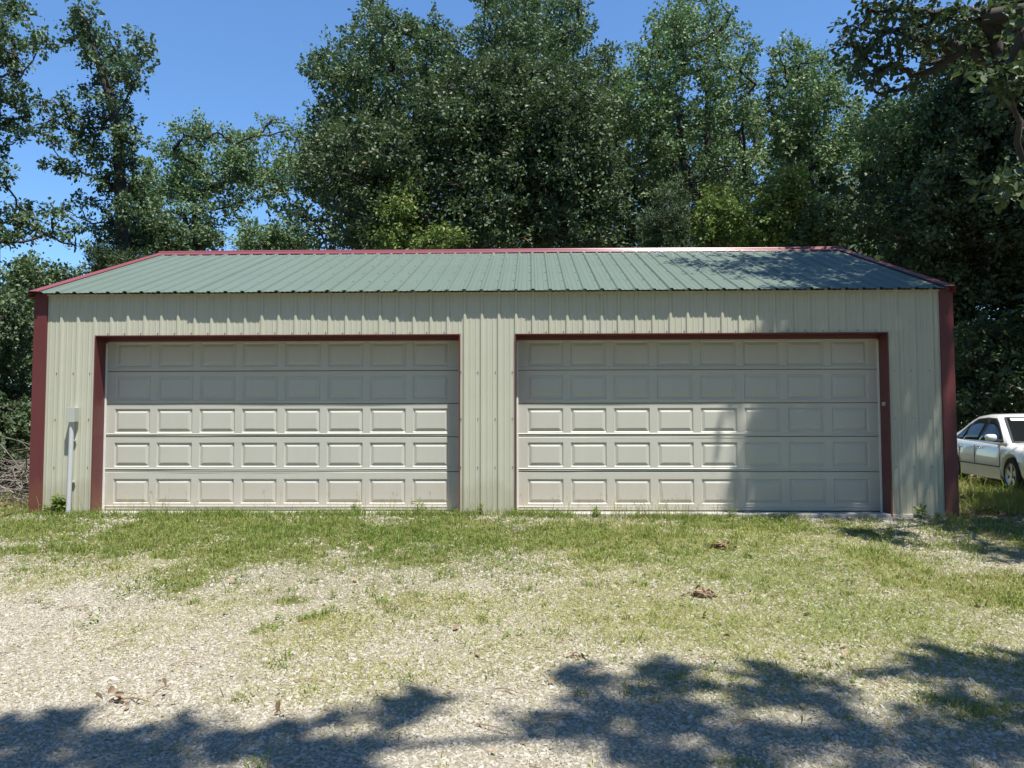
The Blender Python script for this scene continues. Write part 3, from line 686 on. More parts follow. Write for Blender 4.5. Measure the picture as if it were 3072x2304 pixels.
# right of centre
P7 = px([(130, 280), (160, 240), (220, 190), (240, 110), (240, 60), (320, 10), (400, -50), (640, -50), (700, 50), (770, 90), (810, 170), (830, 230), (800, 330), (840, 420), (870, 720), (820, 1020), (300, 1050), (100, 850), (0, 700), (0, 480), (70, 420)], *C6)
tree('oak_tree', 'light green domed oak behind the right half of the ridge', gxy(1800+0.575*560, 13.5), at_y(1800+0.575*540, 15, 13.5), fill(P7, 13.5, 2.4, 135, 0.28, 0.62, 37), 'oak_light', 0.104, 1.45, 0.24, 29)
P8 = px([(820, 330), (870, 270), (930, 220), (960, 150), (1000, 150), (1090, 200), (1100, 260), (1160, 250), (1230, 250), (1260, 330), (1300, 420), (1360, 520), (1420, 620), (1380, 900), (900, 900), (830, 600)], *C6)
tree('oak_tree', 'green oak with twin peaks between the domed oak and the right-hand overhang', gxy(1800+0.575*1080, 15.5), at_y(1800+0.575*1020, 90, 15.5), fill(P8, 15.5, 2.0, 76, 0.30, 0.62, 38), 'oak_light', 0.110, 1.4, 0.2, 30)
# light green tree at right, in front of the dark wood
P12 = px([(180, 760), (250, 700), (330, 640), (420, 630), (560, 620), (720, 700), (720, 950), (620, 1200), (350, 1200), (240, 1050), (150, 900)], *C3)
tree('maple_tree', 'bright green young tree behind the right end of the ridge', gxy(2500+0.458*420, 9.4), at_y(2500+0.458*430, 300, 9.4), fill(P12, 9.4, 1.2, 36, 0.35, 0.75, 39), 'oak_light', 0.095, 1.6, 0.10, 31)
# dark wood at right
P10 = px([(520, 640), (640, 480), (800, 260), (900, 180), (960, 50), (1010, -60), (1600, -60), (1700, 1500), (1100, 1660), (560, 1640), (480, 1300), (600, 1000), (720, 800)], *C3)
tree('oak_tree', 'huge dark oak filling the right edge above the white car', gxy(3160, 8.6), at_y(3120, -80, 8.6), fill(P10, 8.6, 1.8, 120, 0.42, 0.90, 40) + [(x_, y_, z_, 1.25) for x_, y_, z_ in ((7.4, 6.0, 13.2), (9.0, 5.4, 13.6), (10.6, 6.0, 13.0), (12.2, 5.6, 13.4), (8.2, 7.4, 13.8), (9.8, 7.6, 14.2), (11.4, 7.4, 13.8), (13.2, 7.0, 13.0), (10.2, 4.4, 12.6), (12.0, 4.2, 12.2), (8.8, 4.6, 12.4), (13.6, 5.2, 12.2))], 'oak_dark', 0.110, 1.9, 0.26, 32)  # the listed top lobes are unseen, added to shade the crown below
P10b = px([(160, 1300), (300, 1180), (520, 1150), (760, 1250), (1250, 1300), (1500, 1400), (1500, 2700), (640, 2700), (760, 2300), (620, 1900), (420, 1760), (330, 1640), (140, 1560), (60, 1450)], *C3)
tree('oak_tree', 'low dark tree behind the right roof corner and the white car', gxy(2900, 9.5), at_y(2900, 560, 9.5), fill(P10b, 9.5, 1.6, 90, 0.45, 0.95, 41), 'oak_dark', 0.105, 1.9, 0.14, 33)
# understory behind the roof
def bush(name, label, poly, crop, y, n, mat, seed, leaf=0.090, rmin=0.28, rmax=0.55, thick=0.8, lai=2.0, cat='bush', grp='understory behind the garage', needle=False, wid=0.55):
    s, ox = crop; P = px(poly, s, ox); uc = sum(p[0] for p in P)/len(P); vt = min(p[1] for p in P)
    tree(name, label, gxy(uc, y), at_y(uc, vt+20, y), fill(P, y, thick, n, rmin, rmax, seed), mat, leaf, lai, 0.05, seed, wid=wid, sub_r=0.22, group=grp, cat=cat, needle=needle, twigs=3)
bush('sapling', 'bright green sapling peeping over the ridge left of centre', [(430, 1560), (500, 1320), (560, 1230), (540, 1160), (640, 1060), (740, 1150), (780, 1260), (720, 1360), (740, 1560)], C2, 7.9, 22, 'shrub', 51)
bush('sapling', 'small yellow-green sapling just above the middle of the ridge', [(690, 1580), (740, 1480), (850, 1440), (960, 1410), (1010, 1450), (960, 1580)], C2, 7.7, 14, 'shrub', 52)
bush('cedar_tree', 'feathery green cedar behind the right half of the ridge', [(210, 1330), (230, 1150), (300, 1040), (350, 980), (450, 1000), (480, 1150), (470, 1330)], C6, 8.0, 24, 'cedar', 53, leaf=0.10, needle=True, wid=0.22, cat='tree')
bush('sapling', 'olive green sapling right of the feathery cedar', [(470, 1330), (480, 1080), (560, 1000), (680, 960), (760, 1010), (780, 1160), (740, 1330)], C6, 8.2, 26, 'shrub', 54)
bush('sapling', 'reddish tipped sapling below the twin-peaked oak', [(740, 1330), (790, 1050), (880, 920), (1000, 850), (1090, 880), (1110, 1000), (1000, 1160), (960, 1330)], C6, 8.4, 30, 'shrub', 55)
bush('oak_sapling', 'dark young oak over the right end of the ridge', [(930, 1330), (1000, 1120), (1100, 1000), (1240, 1020), (1300, 1150), (1300, 1290), (1200, 1330)], C6, 8.7, 24, 'oak', 56, leaf=0.10)
bush('sapling', 'small light green tree in the gap left of the dark oaks', [(1290, 1400), (1320, 1290), (1380, 1230), (1460, 1190), (1560, 1220), (1650, 1290), (1820, 1400)], C5, 9.0, 22, 'oak_light', 57)
bush('cedar_tree', 'feathery cedar beside the left rake of the roof', [(470, 1560), (500, 1420), (560, 1330), (640, 1370), (720, 1290), (760, 1400), (900, 1400), (880, 1470), (700, 1540)], C5, 8.5, 22, 'cedar', 58, leaf=0.10, needle=True, wid=0.22, cat='tree')
bush('oak_sapling', 'young oak behind the left end of the ridge, under the pale green oak', [(640, 1430), (700, 1250), (800, 1180), (960, 1200), (1100, 1260), (1220, 1240), (1260, 1330), (1140, 1430)], C5, 10.0, 40, 'oak', 63, leaf=0.10, rmin=0.3, rmax=0.6)
bush('shrub', 'leafy shrub at the left roof corner', [(60, 1700), (60, 1480), (130, 1430), (200, 1450), (300, 1500), (420, 1470), (520, 1530), (300, 1600), (190, 1680)], C5, 6.0, 30, 'oak', 59)
bush('shrub', 'dense dark shrub left of the left corner trim', [(-160, 1560), (60, 1600), (210, 1640), (230, 1900), (190, 2250), (130, 2600), (-160, 2640)], C5, 4.0, 44, 'oak_dark', 60, leaf=0.09, rmin=0.3, rmax=0.6)
bush('shrub', 'shaded shrub behind the brush pile at left', [(-300, 2100), (60, 2150), (190, 2250), (170, 2700), (-300, 2750)], C5, 3.0, 34, 'oak_dark', 61, leaf=0.09, rmin=0.3, rmax=0.6)
bush('shrub', 'dark shrub between the car and the garage corner', [(760, 2150), (900, 2050), (1100, 2080), (1400, 2100), (1420, 3050), (760, 3050)], C3, 8.2, 40, 'oak_dark', 62, leaf=0.10, rmin=0.35, rmax=0.7)
# overhanging oak at right front: its shade falls on roof end, right door and corner
OY = 2.0
L9 = lob([(100, 170, 65), (70, 290, 55), (130, 300, 75), (110, 410, 70), (170, 480, 50), (230, 60, 65), (300, 120, 80), (280, 250, 75), (400, 70, 90), (500, 50, 90), (420, 190, 95), (560, 150, 90), (650, 90, 80), (350, 340, 65), (480, 290, 70), (600, 270, 75), (700, 250, 70), (300, 460, 50), (250, 560, 40), (310, 620, 28), (600, 410, 60), (520, 550, 55), (545, 490, 50), (660, 340, 50), (860, 330, 80), (1000, 330, 90), (1150, 330, 90), (820, 60, 40), (1150, 60, 90), (1060, 240, 60), (1220, 200, 80), (220, 390, 55), (400, 420, 40), (180, 220, 70), (330, 200, 80), (470, 120, 90), (620, 180, 80), (740, 120, 80), (760, 330, 70), (900, 240, 80), (980, 120, 80), (1080, 140, 90), (940, 400, 80), (1080, 430, 80), (1200, 420, 90), (860, 130, 60), (700, 400, 60)], C3, OY, 9, 0.9)
def gl(u, v, h, r):
    p = on_ground(u, v); return (p[0], p[1], p[2], h, r)
def shade_lobes(lst):
    out = []
    for (x, y, z, h, r) in lst: out.append((x+SUN.x/SUN.z*h, y+SUN.y/SUN.z*h, z+h, r))
    return out
L9 += shade_lobes([(4.2, 0.2, 0.9, 8.8, 0.5), (4.7, 0.2, 1.6, 8.6, 0.5), (5.1, 0.2, 0.5, 9.2, 0.55), (3.6, 0.2, 0.4, 9.0, 0.45), (3.6, 0.2, 1.2, 9.4, 0.42), (4.4, 0.2, 0.3, 9.0, 0.45), (4.9, 0.2, 1.0, 8.8, 0.45), (5.4, 0, 1.9, 8.2, 0.5), (5.8, 0, 2.4, 7.8, 0.42), (5.3, 0, 2.9, 7.6, 0.5), (4.6, 0.1, 2.6, 7.2, 0.35), (6.2, -0.2, 0.9, 8.4, 0.45), (6.7, -0.9, 0, 8.6, 0.5), (7.3, -1.2, 0, 8.4, 0.6),
                     (4.4, 1.2, 3.5, 6.5, 0.55), (5.0, 1.6, 3.6, 6.0, 0.6), (5.5, 0.6, 3.3, 6.4, 0.6), (3.6, 1.6, 3.6, 6.8, 0.45), (4.2, 2.4, 3.9, 6.0, 0.5), (5.2, 2.6, 3.9, 5.6, 0.55), (5.9, 1.8, 3.6, 5.4, 0.6), (6.1, 0.4, 3.1, 5.8, 0.6), (3.0, 2.3, 3.8, 6.6, 0.3), (4.6, 0.3, 3.1, 7.0, 0.35), (4.8, 1.0, 3.3, 6.3, 0.5), (5.5, 1.5, 3.6, 6.0, 0.55), (5.9, 0.9, 3.3, 5.9, 0.55), (4.7, 2.0, 3.8, 6.2, 0.5), (4.0, 0.9, 3.4, 6.7, 0.4), (5.6, 2.4, 3.9, 5.5, 0.5), (5.2, 0.1, 3.0, 6.6, 0.45),
                     (7.6, 0.6, 0, 7.5, 0.9), (8.4, -1.6, 0, 7.8, 0.8), (6.9, 2.4, 0, 8.2, 0.7)])
L9 += [(8.0, -3.5, 7.0, 0.8), (8.8, -4.5, 6.6, 0.9), (9.5, -3.0, 7.5, 0.9), (9.0, -6.0, 7.2, 1.0), (10.0, -5.0, 6.2, 1.0), (8.4, -1.9, 6.4, 0.7), (9.6, -1.5, 5.6, 0.8), (10.6, -3.5, 5.2, 0.9), (8.2, -5.6, 8.2, 0.9), (9.2, -2.4, 8.8, 0.9), (10.4, -2.0, 7.6, 1.0), (7.9, -4.8, 8.8, 0.7)]  # out-of-view lobes added to block sky light from the right front
L9 += shade_lobes([gl(2900, 1590, 7.6, 0.42), gl(2980, 1570, 7.8, 0.48), gl(3060, 1600, 7.4, 0.55), gl(2840, 1570, 8.2, 0.30), gl(3040, 1670, 7.2, 0.35), gl(2960, 1640, 7.6, 0.30), gl(3100, 1530, 7.8, 0.5)])
# low sunlit sprays in front of the right edge
L9 += lob([(1130, 540, 55), (1200, 560, 55), (1080, 530, 40), (1260, 520, 60), (1150, 1180, 40), (1220, 1170, 45), (1090, 1230, 35), (1270, 1200, 60), (1230, 130, 70)], C3, -2.6, 10, 0.5)
tp = np.array([(11.4, -1.4, -0.4), (11.3, -1.3, 1.5), (11.0, -1.1, 3.4), (10.4, -0.9, 5.2), (9.6, -0.8, 6.8), (8.6, -0.9, 8.2), (7.6, -1.0, 9.4), (6.8, -1.2, 10.4)])
tree('oak_tree', 'big overhanging oak whose limbs reach in from the upper right corner', (11.4, -1.4), None, L9, 'oak_dark', 0.098, 3.0, 0.30, 42, trunk_pts=tp, sub_r=0.32, limb_r=1.5, twigs=6, fine=True)
# canopy above the camera that throws the foreground shade
L0 = shade_lobes([gl(40, 2202, 11.2, 0.27), gl(150, 2172, 11.5, 0.16), gl(250, 2227, 11.4, 0.14), gl(60, 2292, 11.8, 0.32), gl(250, 2312, 11.8, 0.25), gl(430, 2227, 11.5, 0.11), gl(560, 2222, 11.5, 0.09), gl(480, 2322, 12.0, 0.20), gl(-200, 2272, 11.5, 0.45), gl(760, 2222, 11.2, 0.14), gl(870, 2197, 11.5, 0.15), gl(960, 2262, 11.8, 0.18), gl(1060, 2252, 11.7, 0.14), gl(1130, 2142, 11.2, 0.11), gl(1220, 2112, 11.2, 0.09), gl(720, 2332, 12.2, 0.23), gl(900, 2342, 12.2, 0.20), gl(1000, 2342, 12.2, 0.11),
                  gl(1720, 2190, 11.2, 0.26), gl(1830, 2160, 11.2, 0.30), gl(1960, 2130, 11.5, 0.28), gl(2060, 2060, 11.4, 0.30), gl(1940, 2030, 11.7, 0.22), gl(1760, 2040, 11.5, 0.14), gl(2150, 2140, 11.7, 0.28), gl(2050, 2250, 12.0, 0.3), gl(2330, 2060, 11.5, 0.28), gl(2450, 2110, 11.7, 0.26), gl(2330, 2230, 12.2, 0.3), gl(2560, 2200, 12.0, 0.26), gl(2720, 2010, 11.2, 0.18), gl(2850, 1995, 11.2, 0.24), gl(2980, 2030, 11.4, 0.3), gl(3080, 2010, 11.2, 0.3), gl(2820, 2220, 11.8, 0.26), gl(3000, 2200, 11.8, 0.28), gl(2700, 2300, 12.2, 0.28), gl(3050, 2290, 12.2, 0.4), gl(3250, 2150, 11.8, 0.5), gl(3300, 2000, 11.5, 0.4), gl(2920, 2110, 11.7, 0.2)])
tp = np.array([(5.6, -13.6, -0.8), (5.5, -13.5, 2.2), (5.3, -13.3, 4.8), (5.0, -12.8, 7.2), (4.4, -12.0, 9.2), (3.6, -11.3, 10.6), (2.4, -10.8, 11.5), (0.9, -10.6, 12.0)])
tree('oak_tree', 'oak behind the viewpoint whose canopy shades the foreground gravel', (5.6, -13.6), None, L0, 'oak', 0.13, 3.4, 0.28, 43, trunk_pts=tp, sub_r=0.2, limb_r=0.7)
# unseen wood behind and beside the viewpoint, added to block the walls' sky light
for k, (x, y, h, lab) in enumerate([(-10, -20, 15, 'unseen oak behind the viewpoint, far left of the drive, added to block sky'), (-4, -23, 16, 'unseen oak behind the viewpoint, left of the drive, added to block sky'), (2.5, -22, 16, 'unseen oak straight behind the viewpoint, added to block sky'), (9, -20, 15, 'unseen oak behind the viewpoint, right of the drive, added to block sky'), (15, -13, 15, 'unseen oak beside the drive, right of the viewpoint, added to block sky'), (-15.5, -13, 15, 'unseen oak beside the drive, left of the viewpoint, added to block sky'), (-15.5, -4, 13, 'unseen oak left of the garage, added to block sky'), (16.5, -4, 14, 'unseen oak right of the car, added to block sky')]):
    rg = random.Random(700+k); lb = []
    while len(lb) < 46:
        a_, b_, c_ = rg.uniform(-1, 1), rg.uniform(-1, 1), rg.uniform(-1, 1)
        if a_*a_+b_*b_+c_*c_ < 1: lb.append((x+a_*3.9, y+b_*3.4, h*0.52+c_*h*0.45, rg.uniform(1.0, 1.7)))
    tree('oak_tree', lab, (x, y), (x+0.3, y, h), lb, 'oak', 0.50, 2.0, 0.25, 700+k, sub_r=0.6, twigs=1, group='wood round the clearing')
for k, (x, y, h, lab) in enumerate([(-19.0, 9, 12, 'oak of the side wood, left beyond the brush pile'), (-23, 15, 14, 'oak deeper in the side wood at far left'), (-22, 5, 13, 'oak at the outer left of the clearing'), (-29, 21, 15, 'oak far back in the left wood'), (15.5, 8.5, 13, 'oak of the side wood, right beyond the car'), (19, 14, 15, 'oak deeper in the side wood at far right'), (21, 4, 13, 'oak at the outer right of the clearing'), (25, 20, 15, 'oak far back in the right wood'), (13, 17, 13, 'oak behind the dark wood, right of the garage')]):
    rg = random.Random(800+k); lb = []
    while len(lb) < 44:
        a_, b_, c_ = rg.uniform(-1, 1), rg.uniform(-1, 1), rg.uniform(-1, 1)
        if a_*a_+b_*b_+c_*c_ < 1: lb.append((x+a_*3.6, y+b_*2.8, h*0.5+c_*h*0.48, rg.uniform(0.9, 1.5)))
    tree('oak_tree', lab, (x, y), (x+0.3, y, h), lb, 'oak_dark', 0.36, 1.3, 0.22, 800+k, sub_r=0.5, twigs=1, group='wood round the clearing')
# far wood
FAR = [(1150, 26, 330, 300, 420), (1500, 28, 330, 250, 421), (1880, 27, 330, 260, 422), (2240, 27, 300, 300, 423), (2560, 24, 260, 420, 424), (2860, 22, 320, 300, 425), (3160, 22, 320, 250, 426)]
for k, (u, y, hw, vt, sd) in enumerate(FAR):
    P = [(u-hw, 900), (u-hw, vt+160), (u-hw*0.6, vt+40), (u, vt), (u+hw*0.6, vt+50), (u+hw, vt+170), (u+hw, 900)]
    lab = ['far oak showing through gaps left of the ridge middle', 'far oak behind the dense dark oak', 'far oak behind the domed light green oak', 'far oak behind the twin-peaked oak', 'far oak behind the bright green young tree', 'far oak behind the dark wood at right', 'far oak beyond the right edge'][k]
    tree('oak_tree', lab, gxy(u, y), at_y(u, vt+20, y), fill(P, y, 2.5, 46, 0.9, 1.9, sd), 'oak_dark', 0.25, 1.5, 0.25, sd, sub_r=0.5, group='far wood behind the garage')
for k, (u, y, hw, vt, sd, lab) in enumerate([(-60, 30, 220, 800, 430, 'far low trees at the left edge above the brush'), (170, 34, 170, 800, 431, 'far low trees between left oak and roof corner'), (420, 36, 220, 760, 432, 'far low trees behind the slender oak'), (760, 36, 220, 730, 433, 'far low trees in the gap above left ridge end')]):
    P = [(u-hw, 1300), (u-hw, vt+60), (u-hw*0.4, vt+10), (u+hw*0.2, vt), (u+hw, vt+50), (u+hw, 1300)]
    tree('oak_tree', lab, gxy(u, y), at_y(u, vt+10, y), fill(P, y, 2.0, 30, 0.8, 1.6, sd), 'oak', 0.24, 1.5, 0.2, sd, sub_r=0.5, group='far wood behind the garage')
print('leaves', NLEAF)


# ------------------------------------------------------------------ gravel (geometry nodes, instances of six stones)
def gravel():
    pts = []; sc = []
    def band(x0, x1, y0, y1, dens, rmin, rmax):
        n = int((x1-x0)*(y1-y0)*dens); x = rng.uniform(x0, x1, n); y = rng.uniform(y0, y1, n)
        g = green_at(x, y); keep = rng.random(n) > np.clip(g*1.5-0.15, 0, 0.97)
        inside = (np.abs(x) < 6.1) & (y > -0.03); keep &= ~inside
        keep &= rng.random(n) < sstep(9.0, 6.5, np.abs(x-0.4))*0.98+0.02
        keep &= rng.random(n) > 0.2*cover(x, y, DRY)*sstep(0.3, 2.0, x); pt = fbm(x, y, 0.55, 61); keep &= rng.random(n) < np.clip(1.75*pt+0.12, 0.30, 1)
        x, y = x[keep], y[keep]; pk = fbm(x, y, 0.35, 63); r = (rmin + (rmax-rmin)*rng.random(len(x))**2.2)*(0.78+0.5*pk)*(1+0.6*(rng.random(len(x)) < 0.02)); r = np.minimum(r, 0.019)
        pts.append(np.stack([x, y, gz(x, y) + r*0.15 - 0.002], 1)); sc.append(r)
    band(-3.9, 4.9, -8.0, -4.2, 3800, 0.0046, 0.0115); band(-6.8, -3.9, -8.0, -4.2, 2400, 0.0055, 0.0125); band(4.9, 7.4, -8.0, -4.2, 2200, 0.0055, 0.0125)
    band(-7.0, 7.8, -4.2, -2.2, 2300, 0.0056, 0.0132)
    band(-8.5, 9.0, -2.2, 0.0, 1100, 0.008, 0.0165)
    band(-5.0, 6.0, -8.0, -3.0, 7, 0.016, 0.032)
    p = np.concatenate(pts); s = np.concatenate(sc); n = len(p)
    me = bpy.data.meshes.new('gravel'); me.vertices.add(n); me.vertices.foreach_set('co', p.astype(np.float32).ravel())
    a = me.attributes.new('size', 'FLOAT', 'POINT'); a.data.foreach_set('value', s.astype(np.float32))
    a = me.attributes.new('spin', 'FLOAT_VECTOR', 'POINT'); e = np.stack([rng.normal(0, 0.35, n), rng.normal(0, 0.35, n), rng.uniform(0, 6.28, n)], 1); a.data.foreach_set('vector', e.astype(np.float32).ravel())
    o = link('gravel', me); tag(o, 'loose cream and grey limestone gravel spread over the drive', 'gravel', kind='stuff')
    mt, nt, b = new_mat('limestone_gravel')
    oi = nt.nodes.new('ShaderNodeObjectInfo')
    c = ramp(nt, [(0, (0.30, 0.258, 0.195)), (0.12, (0.36, 0.322, 0.255)), (0.4, (0.405, 0.372, 0.305)), (0.75, (0.445, 0.415, 0.348)), (1.0, (0.50, 0.475, 0.415))], oi.outputs['Random'])
    nn = noise(nt, 3.0, 4, 0.6, obj_vec(nt, (9, 9, 9)))
    nt.links.new(mixc(nt, nn, c, mixc(nt, 0.35, c, (0.30, 0.26, 0.20))), b.inputs['Base Color']); b.inputs['Roughness'].default_value = 0.9; b.inputs['Specular IOR Level'].default_value = 0.2
    me.materials.append(mt)
    ng = bpy.data.node_groups.new('gravel_nodes', 'GeometryNodeTree')
    ng.interface.new_socket('Geometry', in_out='INPUT', socket_type='NodeSocketGeometry'); ng.interface.new_socket('Geometry', in_out='OUTPUT', socket_type='NodeSocketGeometry')
    N = ng.nodes; Lk = ng.links.new
    gi = N.new('NodeGroupInput'); go = N.new('NodeGroupOutput')
    join = N.new('GeometryNodeJoinGeometry')
    for k in range(6):
        ico = N.new('GeometryNodeMeshIcoSphere'); ico.inputs['Radius'].default_value = 1.0; ico.inputs['Subdivisions'].default_value = 2
        po = N.new('GeometryNodeInputPosition'); ad = N.new('ShaderNodeVectorMath'); ad.operation = 'ADD'; ad.inputs[1].default_value = (k*7.3, k*3.1, k*5.7)
        no = N.new('ShaderNodeTexNoise'); no.inputs['Scale'].default_value = 0.9; no.inputs['Detail'].default_value = 1.0
        sb = N.new('ShaderNodeVectorMath'); sb.operation = 'SUBTRACT'; sb.inputs[1].default_value = (0.5, 0.5, 0.5)
        ml = N.new('ShaderNodeVectorMath'); ml.operation = 'MULTIPLY'; ml.inputs[1].default_value = (2.0, 2.0, 1.6)
        sp = N.new('GeometryNodeSetPosition'); tf = N.new('GeometryNodeTransform'); tf.inputs['Scale'].default_value = (1.0+0.1*k, 0.95-0.04*k, 0.66)
        sm = N.new('GeometryNodeSetMaterial'); sm.inputs['Material'].default_value = mt; gti = N.new('GeometryNodeGeometryToInstance')
        Lk(po.outputs[0], ad.inputs[0]); Lk(ad.outputs[0], no.inputs['Vector']); Lk(no.outputs['Color'], sb.inputs[0]); Lk(sb.outputs[0], ml.inputs[0])
        Lk(ico.outputs[0], sp.inputs['Geometry']); Lk(ml.outputs[0], sp.inputs['Offset']); Lk(sp.outputs[0], tf.inputs['Geometry'])
        Lk(tf.outputs[0], sm.inputs['Geometry']); Lk(sm.outputs[0], gti.inputs[0]); Lk(gti.outputs[0], join.inputs[0])
    ip = N.new('GeometryNodeInstanceOnPoints'); ip.inputs['Pick Instance'].default_value = True
    ri = N.new('FunctionNodeRandomValue'); ri.data_type = 'INT'; ri.inputs[4].default_value = 0; ri.inputs[5].default_value = 5
    sz = N.new('GeometryNodeInputNamedAttribute'); sz.data_type = 'FLOAT'; sz.inputs[0].default_value = 'size'
    rt = N.new('GeometryNodeInputNamedAttribute'); rt.data_type = 'FLOAT_VECTOR'; rt.inputs[0].default_value = 'spin'
    er = N.new('FunctionNodeEulerToRotation')
    Lk(gi.outputs[0], ip.inputs['Points']); Lk(join.outputs[0], ip.inputs['Instance']); Lk(ri.outputs[2], ip.inputs['Instance Index'])
    Lk(rt.outputs[0], er.inputs[0]); Lk(er.outputs[0], ip.inputs['Rotation']); Lk(sz.outputs[0], ip.inputs['Scale']); Lk(ip.outputs[0], go.inputs[0])
    md = o.modifiers.new('gravel', 'NODES'); md.node_group = ng
    print('stones', n)
gravel()

# ------------------------------------------------------------------ grass
def blades(qm, x, y, h, w, tint, lean, z=None, one=False):
    n = len(x)
    if n == 0: return
    z = gz(x, y)-0.004 if z is None else z
    a = rng.uniform(0, 2*np.pi, n); s = np.stack([np.cos(a), np.sin(a), np.zeros(n)], 1); b_ = rng.uniform(0, 2*np.pi, n)
    d = np.stack([np.cos(b_), np.sin(b_), np.zeros(n)], 1)*(lean*h)[:, None]
    p = np.stack([x, y, z], 1); up = np.zeros((n, 3)); up[:, 2] = h
    m1 = p + 0.55*up + 0.30*d; t = p + up*(1-0.35*lean[:, None]) + d
    w = w[:, None]
    if one:
        V = np.stack([p-s*w, p+s*w, t+s*w*0.25, t-s*w*0.25], 1).reshape(-1, 3); qm.add(V, np.arange(n*4).reshape(-1, 4), tint); return
    V = np.stack([p-s*w, p+s*w, m1+s*w*0.8, m1-s*w*0.8, t+s*w*0.12, t-s*w*0.12], 1).reshape(-1, 3)
    k = np.arange(n)[:, None]*6
    f = np.concatenate([k+np.array([0, 1, 2, 3]), k+np.array([3, 2, 4, 5])], 1).reshape(-1, 4)
    qm.add(V, f, np.repeat(tint, 2))
def lawn():
    qm = QM()
    def scatter(x0, x1, y0, y1, dens, hs):
        n = int((x1-x0)*(y1-y0)*dens); x = rng.uniform(x0, x1, n); y = rng.uniform(y0, y1, n)
        g = green_at(x, y); keep = (rng.random(n) < g**1.1) & ~((np.abs(x) < 6.18) & (y > -0.045))
        x, y, g = x[keep], y[keep], g[keep]; n = len(x)
        # half the blades gather into tufts, a few of them tall
        nt_ = max(1, n//26); ti = rng.integers(0, n, nt_); tsz = 0.018+0.03*rng.random(nt_); th = 0.9+1.1*rng.random(nt_)**3
        mv = rng.random(n) < 0.5; wh = rng.integers(0, nt_, n); hm = np.ones(n)
        x = np.where(mv, x[ti][wh] + rng.normal(0, 1, n)*tsz[wh], x); y = np.where(mv, y[ti][wh] + rng.normal(0, 1, n)*tsz[wh], y); hm = np.where(mv, th[wh], 0.85)
        y = np.where((np.abs(x) < 6.18) & (y > -0.05) & (y < 1), -0.06-0.03*rng.random(n), y)
        h = hm*hs*(0.5+0.9*rng.random(n))*(0.5+0.7*g); tint = np.clip(0.22+0.5*rng.random(n)+0.45*(fbm(x, y, 1.3, 21)-0.5) + 0.3*(rng.random(n) < 0.15) + 0.12*sstep(0, 3, x), 0, 1)
        blades(qm, x, y, h, 0.0022+0.0022*rng.random(n), tint, 0.25+0.9*rng.random(n))
    scatter(-8.0, 8.5, -2.4, -0.03, 2700, 0.060)
    scatter(-5.5, 7.0, -8.0, -2.4, 3200, 0.046)
    scatter(6.2, 12.0, -0.03, 4.5, 1700, 0.15)
    scatter(-13.0, -6.2, -0.03, 3.0, 800, 0.11)
    o = link('grass', qm.mesh('grass'), M['grass']); tag(o, 'short green grass growing through the gravel before the doors', 'grass', kind='stuff')
    qm = QM()
    def dry(x0, x1, y0, y1, dens, hs):
        n = int((x1-x0)*(y1-y0)*dens); x = rng.uniform(x0, x1, n); y = rng.uniform(y0, y1, n)
        g = dry_at(x, y); keep = (rng.random(n) < g) & ~((np.abs(x) < 6.18) & (y > -0.06)); x, y, g = x[keep], y[keep], g[keep]; n = len(x)
        h = hs*(0.4+0.9*rng.random(n)); gr = cover(x, y, DRY)*sstep(0.5, 2.5, x)
        tint = np.clip(1.0 - 0.30*rng.random(n) - 0.45*gr*rng.random(n)**0.8, 0.5, 1)
        blades(qm, x, y, h, 0.0018+0.002*rng.random(n), tint, 0.5+1.3*rng.random(n), one=True)
    dry(-7.0, 8.5, -7.8, -0.6, 9000, 0.042)
    o = link('dry_grass', qm.mesh('dry_grass'), M['grass']); tag(o, 'sparse yellowed grass between the stones', 'grass', kind='stuff')
    # ragged fringe of longer grass against the garage foot
    qm = QM(); n = 20000; x = rng.uniform(-6.6, 5.0, n); y = -0.035-0.30*rng.random(n)**1.6
    k_ = rng.random(n) < np.clip((1-sstep(0.9, 1.5, x))*0.75 + 0.65*sstep(1.7, 2.1, x)*(1-sstep(3.2, 4.4, x)), 0, 1)*np.clip(fbm(x, y, 2.6, 71)*2.6-0.55, 0.08, 1); x, y = x[k_], y[k_]; n = len(x)
    blades(qm, x, y, (0.05+0.085*rng.random(n)**1.8)*(0.55+0.9*fbm(x, y, 1.6, 73)), 0.002+0.0022*rng.random(n), np.clip(0.12+0.62*rng.random(n), 0, 1), 0.2+0.7*rng.random(n))
    o = link('grass_fringe', qm.mesh('grass_fringe'), M['grass']); tag(o, 'ragged fringe of longer grass at the garage foot', 'grass', kind='stuff')
    # broad-leaved weeds in the sward
    qm = QM(); n = 5200; x = rng.uniform(-7.5, 8.5, n); y = rng.uniform(-7.5, -0.08, n); g = green_at(x, y)*np.clip(fbm(x, y, 2.5, 41)*3-1.1, 0, 1); k_ = rng.random(n) < g*1.6; x, y = x[k_], y[k_]
    x = np.repeat(x, 6); y = np.repeat(y, 6); n = len(x); x = x+rng.normal(0, 0.02, n); y = y+rng.normal(0, 0.02, n)
    P = np.stack([x, y, gz(x, y)+0.012+0.03*rng.random(n)], 1); D = unit(np.stack([rng.normal(size=n), rng.normal(size=n), 0.35+0.3*rng.random(n)], 1)); N_ = unit(rng.normal(size=(n, 3))*0.35+np.array([0, 0, 1]))
    leaves(qm, P, D, N_, 0.018+0.022*rng.random(n), 0.6, np.clip(0.05+0.45*rng.random(n), 0, 1), droop=0.25, fine=False)
    o = link('clover', qm.mesh('clover'), M['grass']); tag(o, 'small broad-leaved weeds among the grass', 'weeds', kind='stuff')
    # tall thin stalks at the foot of the doors
    qm = QM()
